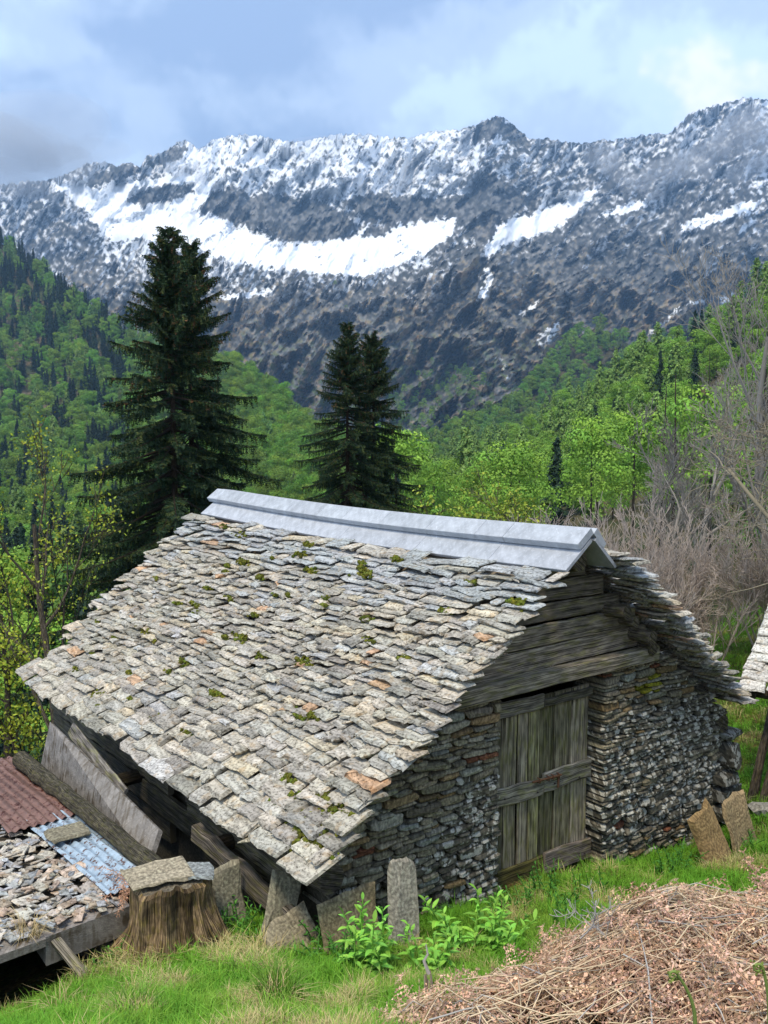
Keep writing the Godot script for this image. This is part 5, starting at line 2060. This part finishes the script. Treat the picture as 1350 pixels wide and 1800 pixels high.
# ---------------------------------------------------------------- bracken heap
func heap_h(x: float, z: float) -> float:
	var a := Vector2(0.48, -4.02)
	var b := Vector2(3.6, -4.95)
	var p := Vector2(x, z)
	var q := Geometry2D.get_closest_point_to_segment(p, a, b)
	var f := (q - a).length() / (b - a).length()
	var w := 0.45 + 0.72 * smoothstep(0.0, 0.35, f)
	var d := p.distance_to(q) / w
	if d >= 1.0: return 0.0
	return (0.15 + 0.27 * smoothstep(0.0, 0.5, f)) * pow(1.0 - d * d, 0.8) * (1.0 + 0.35 * n1.get_noise_2d(x * 60.0, z * 60.0))


func frond(r: RandomNumberGenerator) -> MB:
	var mb := MB.new()
	var l := r.randf_range(0.28, 0.5)
	var pts := []
	var d := Vector3(1, 0.15, 0)
	var p := Vector3.ZERO
	for i in 8:
		pts.append(p)
		d = (d + Vector3(0, -0.07, 0) + rvec(r) * 0.12).normalized()
		p += d * l / 7.0
	mb.col = Color(0.40, 0.26, 0.15)
	mb.tube(pts, [0.004, 0.0036, 0.0032, 0.003, 0.0026, 0.0022, 0.0018, 0.001], 3)
	for i in 17:
		var f := (i + 0.5) / 17.0
		var k := clampi(int(f * 7), 0, 6)
		var a: Vector3 = pts[k].lerp(pts[k + 1], f * 7 - k)
		for s in [-1.0, 1.0]:
			var pl := 0.13 * (1.0 - f * 0.75) * r.randf_range(0.6, 1.25)
			var pd := (Vector3(0.5, r.randf_range(-0.9, 0.5), s) + rvec(r) * 0.4).normalized()
			var q := a
			var m := 5
			for j in m:
				pd = (pd + Vector3(0, r.randf_range(-0.5, 0.15), 0) + rvec(r) * 0.34).normalized()
				var q2 := q + pd * pl / m
				var side := pd.cross(Vector3.UP + rvec(r) * 0.5).normalized()
				var w := 0.0075 * (1.0 - 0.6 * j / m)
				mb.col = vary(Color(0.56, 0.36, 0.245), r, 0.5, 0.10)
				mb.tri(q, q2, (q + q2) * 0.5 + side * w + rvec(r) * 0.004)
				mb.tri(q, (q + q2) * 0.5 - side * w + rvec(r) * 0.004, q2)
				q = q2
	return mb


func make_heap() -> void:
	var r := rnd(140)
	var t := thing("bracken_heap", grounded(1.9, -4.6), "heap of dead reddish brown bracken on the grass before the gable", "heap")
	var w := 90
	var h := 50
	var pts := PackedVector3Array()
	var cols := PackedColorArray()
	for j in h:
		for i in w:
			var x := lerpf(-0.3, 4.6, i / (w - 1.0))
			var z := lerpf(-6.4, -2.7, j / (h - 1.0))
			var hh := heap_h(x, z)
			pts.append(grounded(x, z, hh - 0.05 if hh > 0.0 else -0.12) - t.position)
			cols.append(vary(Color(0.11, 0.065, 0.04), r, 0.3))
	obj("litter", grid_mesh(pts, cols, w, h, M.soil), t)
	var protos := []
	for i in 6:
		protos.append(frond(r))
	var mb := MB.new()
	var n := 0
	var tries := 0
	while n < 1500 and tries < 20000:
		tries += 1
		var x := r.randf_range(-0.2, 3.9)
		var z := r.randf_range(-6.2, -3.05)
		var hh := heap_h(x, z)
		if hh < 0.03: continue
		if x / -z > 0.56: continue
		n += 1
		var gap := n1.get_noise_2d(x * 40.0 + 77.0, z * 40.0)
		if gap < -0.18: continue
		var nx := heap_h(x + 0.1, z) - heap_h(x - 0.1, z)
		var nz := heap_h(x, z + 0.1) - heap_h(x, z - 0.1)
		var nn := (Vector3(-nx, 0.2, -nz) + rvec(r) * 0.12).normalized()
		var a := r.randf() * TAU
		var d := Vector3(cos(a), 0, sin(a))
		d = (d - nn * d.dot(nn)).normalized()
		var s := r.randf_range(0.8, 1.35)
		mb.add(protos[r.randi() % 6], Transform3D(Basis(d, nn, d.cross(nn)) * Basis(Vector3.RIGHT, r.randf_range(-0.7, 0.7)) * s, grounded(x, z, hh + r.randf_range(-0.05, 0.03)) - t.position - d * 0.15), vary(Color.WHITE, r, 0.3, 0.08))
	var o := obj("fronds", mb.mesh(M.dry), t)
	o.set_meta("kind", "stuff")
	var st := MB.new()
	n = 0
	while n < 1000:
		var x := r.randf_range(-0.1, 3.9)
		var z := r.randf_range(-6.0, -3.05)
		var hh := heap_h(x, z)
		if hh < 0.04: continue
		n += 1
		var a := r.randfn() * 0.55 + (0.0 if r.randf() < 0.7 else 1.4)
		var l := r.randf_range(0.25, 1.25) * (0.55 if x < 0.7 else 1.0)
		var d := Vector3(cos(a), 0, sin(a))
		st.col = vary(Color(0.66, 0.52, 0.34) if r.randf() < 0.6 else Color(0.42, 0.27, 0.17) if r.randf() < 0.7 else Color(0.45, 0.42, 0.38), r, 0.25)
		if heap_h(x + d.x * l * 0.42, z + d.z * l * 0.42) < 0.03 or heap_h(x - d.x * l * 0.42, z - d.z * l * 0.42) < 0.03: l *= 0.35
		var line := []
		var rads := []
		var th := r.randf_range(0.0020, 0.0050)
		var sway := r.randf_range(-0.5, 0.5)
		for i in 6:
			var f := i / 5.0 - 0.5
			var q := Vector2(x, z) + Vector2(d.x, d.z) * l * f + Vector2(-d.z, d.x) * l * sway * (0.25 - f * f)
			var top := heap_h(q.x, q.y)
			line.append(Vector3(q.x, ground(q.x, q.y) + lerpf(hh, top, 0.85) + 0.05 + r.randf_range(0.0, 0.05) + 0.035 * sin(f * 4.0 + n), q.y) - t.position)
			rads.append(th * (1.0 - 0.5 * i / 5.0))
		st.tube(line, rads, 4)
	o = obj("stalks", st.mesh(M.stalk), t)
	o.set_meta("kind", "stuff")
	# grey dead branch tips sticking out of it
	var k := {"levels": 2, "kids": [0, 5, 6], "thin": 0.002, "bend": 0.35, "open": 0.8, "shrink": 0.6, "from": 0.15, "rise": 0.0}
	for q in [[1020, 1650, 0.24, 0.6, 150], [1080, 1660, 0.28, -0.8, 151], [1130, 1660, 0.26, 0.4, 152]]:
		var b := MB.new()
		b.col = Color(0.42, 0.39, 0.36)
		var p := at_depth(q[0], q[1], 4.55)
		grow(b, [], Vector3.ZERO, Vector3(q[3], 0.5, 0.2).normalized(), q[2], 0.006, 2, rnd(q[4]), k)
		obj("dead_branch", b.mesh(M.stalk), t, Transform3D(Basis(), p - t.position))
	# dead fern blown onto the store's corner
	var fern := thing("dead_fern", hut(1.22, -0.72, store_h(1.2) + 0.08), "rust brown dead fern caught at the blue sheet's lower end", "fern")
	var fm := MB.new()
	for i in 16:
		var a := r.randf() * TAU
		fm.add(protos[i % 6], Transform3D(Basis(Vector3.UP, a) * Basis(Vector3(0, 0, 1), r.randf_range(-0.7, 0.3)) * 0.7, Vector3(r.randf_range(-0.16, 0.16), r.randf_range(-0.02, 0.03), r.randf_range(-0.14, 0.14))), Color(0.85, 0.75, 0.7))
	obj("fronds", fm.mesh(M.dry), fern)
	# broken stem at the heap's end, a stick in the grass
	var s := thing("broken_stem", on_ground(760, 1790), "splintered pale broken stem standing at the end of the bracken heap", "stem")
	var bs := MB.new()
	bs.col = Color(0.45, 0.37, 0.27)
	for i in 9:
		var a := i * 0.7
		var f := Vector3(cos(a) * 0.022, -0.05, sin(a) * 0.022)
		bs.col = vary(Color(0.45, 0.37, 0.27), r, 0.25)
		bs.tube([f, f + Vector3(-0.01, 0.12, 0), f * 0.8 + Vector3(-0.025, r.randf_range(0.17, 0.30), 0.01)], [0.016, 0.013, 0.004], 5)
	obj("splinters", bs.mesh(M.stalk), s)
	var ho := MB.new()
	ho.col = Color(0.55, 0.50, 0.45)
	ho.tube([Vector3(-0.02, 0.24, 0), Vector3(-0.045, 0.31, 0), Vector3(-0.025, 0.345, 0), Vector3(-0.035, 0.40, 0)], [0.010, 0.008, 0.006, 0.003], 6)
	obj("tip", ho.mesh(M.stalk), s)
	var stick := MB.new()
	stick.col = Color(0.50, 0.45, 0.36)
	var sp := on_ground(400, 1662)
	var line := []
	var rr := []
	for i in 9:
		var f := i / 8.0
		line.append(on_ground(lerpf(398, 622, f), lerpf(1660, 1683, f) - 5.0 * sin(f * 7.0)) + Vector3(0, 0.05, 0) - sp)
		rr.append(lerpf(0.004, 0.006, f))
	stick.tube(line, rr, 5)
	tag(obj("dry_stick", stick.mesh(M.stalk), null, Transform3D(Basis(), sp)), "long thin pale stick lying in the grass below the leaning slabs", "stick")


# ---------------------------------------------------------------- grass
func tuft(r: RandomNumberGenerator, blades: int, l0: float, l1: float, spread: float, wide: float, lay: float) -> MB:
	var mb := MB.new()
	for i in blades:
		var a := r.randf() * TAU
		var foot := Vector3(cos(a), 0, sin(a)) * spread * sqrt(r.randf())
		var l := r.randf_range(l0, l1)
		var b := a + r.randfn() * 0.8
		var out := Vector3(cos(b), 0, sin(b))
		var side := out.cross(Vector3.UP) * wide * r.randf_range(0.7, 1.2)
		var bend := lay * r.randf_range(0.3, 1.2)
		var p1 := foot + Vector3.UP * l * 0.5 + out * l * bend * 0.22
		var p2 := foot + Vector3.UP * l * (0.95 - bend * 0.25) + out * l * bend * 0.75
		var k := r.randf_range(0.75, 1.2)
		mb.col = Color(k, k, k * 0.9)
		mb.quad(foot - side * 0.5 - Vector3(0, 0.02, 0), foot + side * 0.5 - Vector3(0, 0.02, 0), p1 + side * 0.42, p1 - side * 0.42)
		mb.tri(p1 - side * 0.42, p1 + side * 0.42, p2)
	return mb


func blocked(x: float, z: float) -> bool:
	var d := Vector3(x, 0, z) - E0
	d.y = 0
	var det := U.x * V.z - U.z * V.x
	var u := (d.x * V.z - d.z * V.x) / det
	var v := (U.x * d.z - U.z * d.x) / det
	if u > 0.16 and u < 6.2 and v > 0.30 and v < 5.5: return true
	if u > 1.0 and u < 5.0 and v > -3.3 and v < 0.3: return true
	return heap_h(x, z) > 0.10


func scatter(called: String, label: String, mesh: ArrayMesh, places: Array) -> void:
	var mm := MultiMesh.new()
	mm.transform_format = MultiMesh.TRANSFORM_3D
	mm.use_colors = true
	mm.mesh = mesh
	mm.instance_count = places.size()
	for i in places.size():
		mm.set_instance_transform(i, places[i][0])
		mm.set_instance_color(i, places[i][1])
	var o := MultiMeshInstance3D.new()
	o.name = called
	o.multimesh = mm
	add_child(o)
	tag(o, label, "", "", "stuff")


func make_grass() -> void:
	var r := rnd(160)
	var fine := tuft(r, 18, 0.03, 0.085, 0.055, 0.0042, 1.2).mesh(M.grass)
	var long := tuft(r, 18, 0.08, 0.19, 0.05, 0.0046, 1.1).mesh(M.grass)
	var straw := tuft(r, 14, 0.05, 0.16, 0.07, 0.0036, 1.5).mesh(M.dry)
	var p_fine := []
	var p_long := []
	var p_straw := []
	for i in 80000:
		var z := -3.6 - 16.0 * pow(r.randf(), 1.9)
		var x := -z * r.randf_range(-0.52, 0.56)
		if blocked(x, z): continue
		if x < -1.5 and z < -9: continue
		var f := n1.get_noise_2d(x * 70.0, z * 70.0)
		var g := n1.get_noise_2d(x * 22.0 + 40.0, z * 22.0)
		var dry := f + 0.6 * g
		var p := grounded(x, z)
		var s := r.randf_range(0.7, 1.3) * (0.78 if z > -5.6 else 1.0) * (1.0 + 0.4 * n1.get_noise_2d(x * 30.0 - 50.0, z * 30.0))
		var b := Basis(Vector3.UP, r.randf() * TAU).scaled(Vector3(s, s * r.randf_range(0.8, 1.2), s))
		if dry > 0.36 and r.randf() < 0.5:
			p_straw.append([Transform3D(b, p), vary(Color(0.50, 0.42, 0.20), r, 0.3, 0.08)])
			continue
		var c := Color(0.13, 0.34, 0.025).lerp(Color(0.27, 0.43, 0.06), clampf(dry + 0.30 + r.randf_range(-0.3, 0.3), 0, 1))
		if r.randf() < 0.06:
			p_long.append([Transform3D(b, p), vary(c, r, 0.25, 0.1)])
		else:
			p_fine.append([Transform3D(b, p), vary(c, r, 0.25, 0.1)])
	scatter("grass", "short bright green meadow grass around the hut", fine, p_fine)
	scatter("long_grass", "longer green grass blades among the short meadow grass", long, p_long)
	scatter("dry_grass", "dead straw coloured grass among the green meadow grass", straw, p_straw)
	# tussocks that stand out
	for q in [[490, 1765, 0.34, 170, Color(0.13, 0.25, 0.035), "large green grass tussock in front of the leaning slabs", 190], [240, 1790, 0.24, 171, Color(0.14, 0.27, 0.04), "green grass tussock in front of the stump", 130]]:
		var mb := tuft(rnd(q[3]), q[6], q[2] * 0.5, q[2], 0.10, 0.0055, 1.0)
		for i in mb.c.size():
			mb.c[i] = mb.c[i] * q[4]
		tag(obj("grass_tussock", mb.mesh(M.grass), null, Transform3D(Basis(), on_ground(q[0], q[1]))), q[5], "grass", "grass tussocks")
	for q in [[105, 1785, 172, "tuft of straw coloured dead grass in front of the store"], [485, 1775, 173, "skirt of straw coloured dead grass under the large tussock"], [60, 1625, 174, "dry straw tuft hanging over the store's concrete edge"]]:
		var mb := tuft(rnd(q[2]), 70, 0.08, 0.22, 0.07, 0.004, 1.9)
		for i in mb.c.size():
			mb.c[i] = mb.c[i] * Color(0.52, 0.40, 0.22)
		var p := on_ground(q[0], q[1]) if q[2] != 174 else hut(1.15, -1.5, -0.35)
		tag(obj("straw_tuft", mb.mesh(M.dry), null, Transform3D(Basis(), p)), q[3], "grass", "straw tufts")


func _ready() -> void:
	t0 = Time.get_ticks_msec()
	n1.seed = 7
	n1.noise_type = FastNoiseLite.TYPE_SIMPLEX_SMOOTH
	n1.frequency = 0.02
	n1.fractal_octaves = 3
	make_view()
	stage("view")
	make_materials()
	stage("materials")
	make_mountain()
	stage("mountain")
	make_mist()
	make_hills()
	stage("hills")
	make_ground()
	stage("ground")
	make_hut()
	stage("hut")
	make_store()
	make_stump()
	make_leaning()
	make_shelter()
	stage("clutter")
	make_spruces()
	stage("spruces")
	make_bare_trees()
	stage("bare trees")
	make_woods()
	stage("woods")
	make_plants()
	make_heap()
	stage("heap")
	make_grass()
	stage("grass")
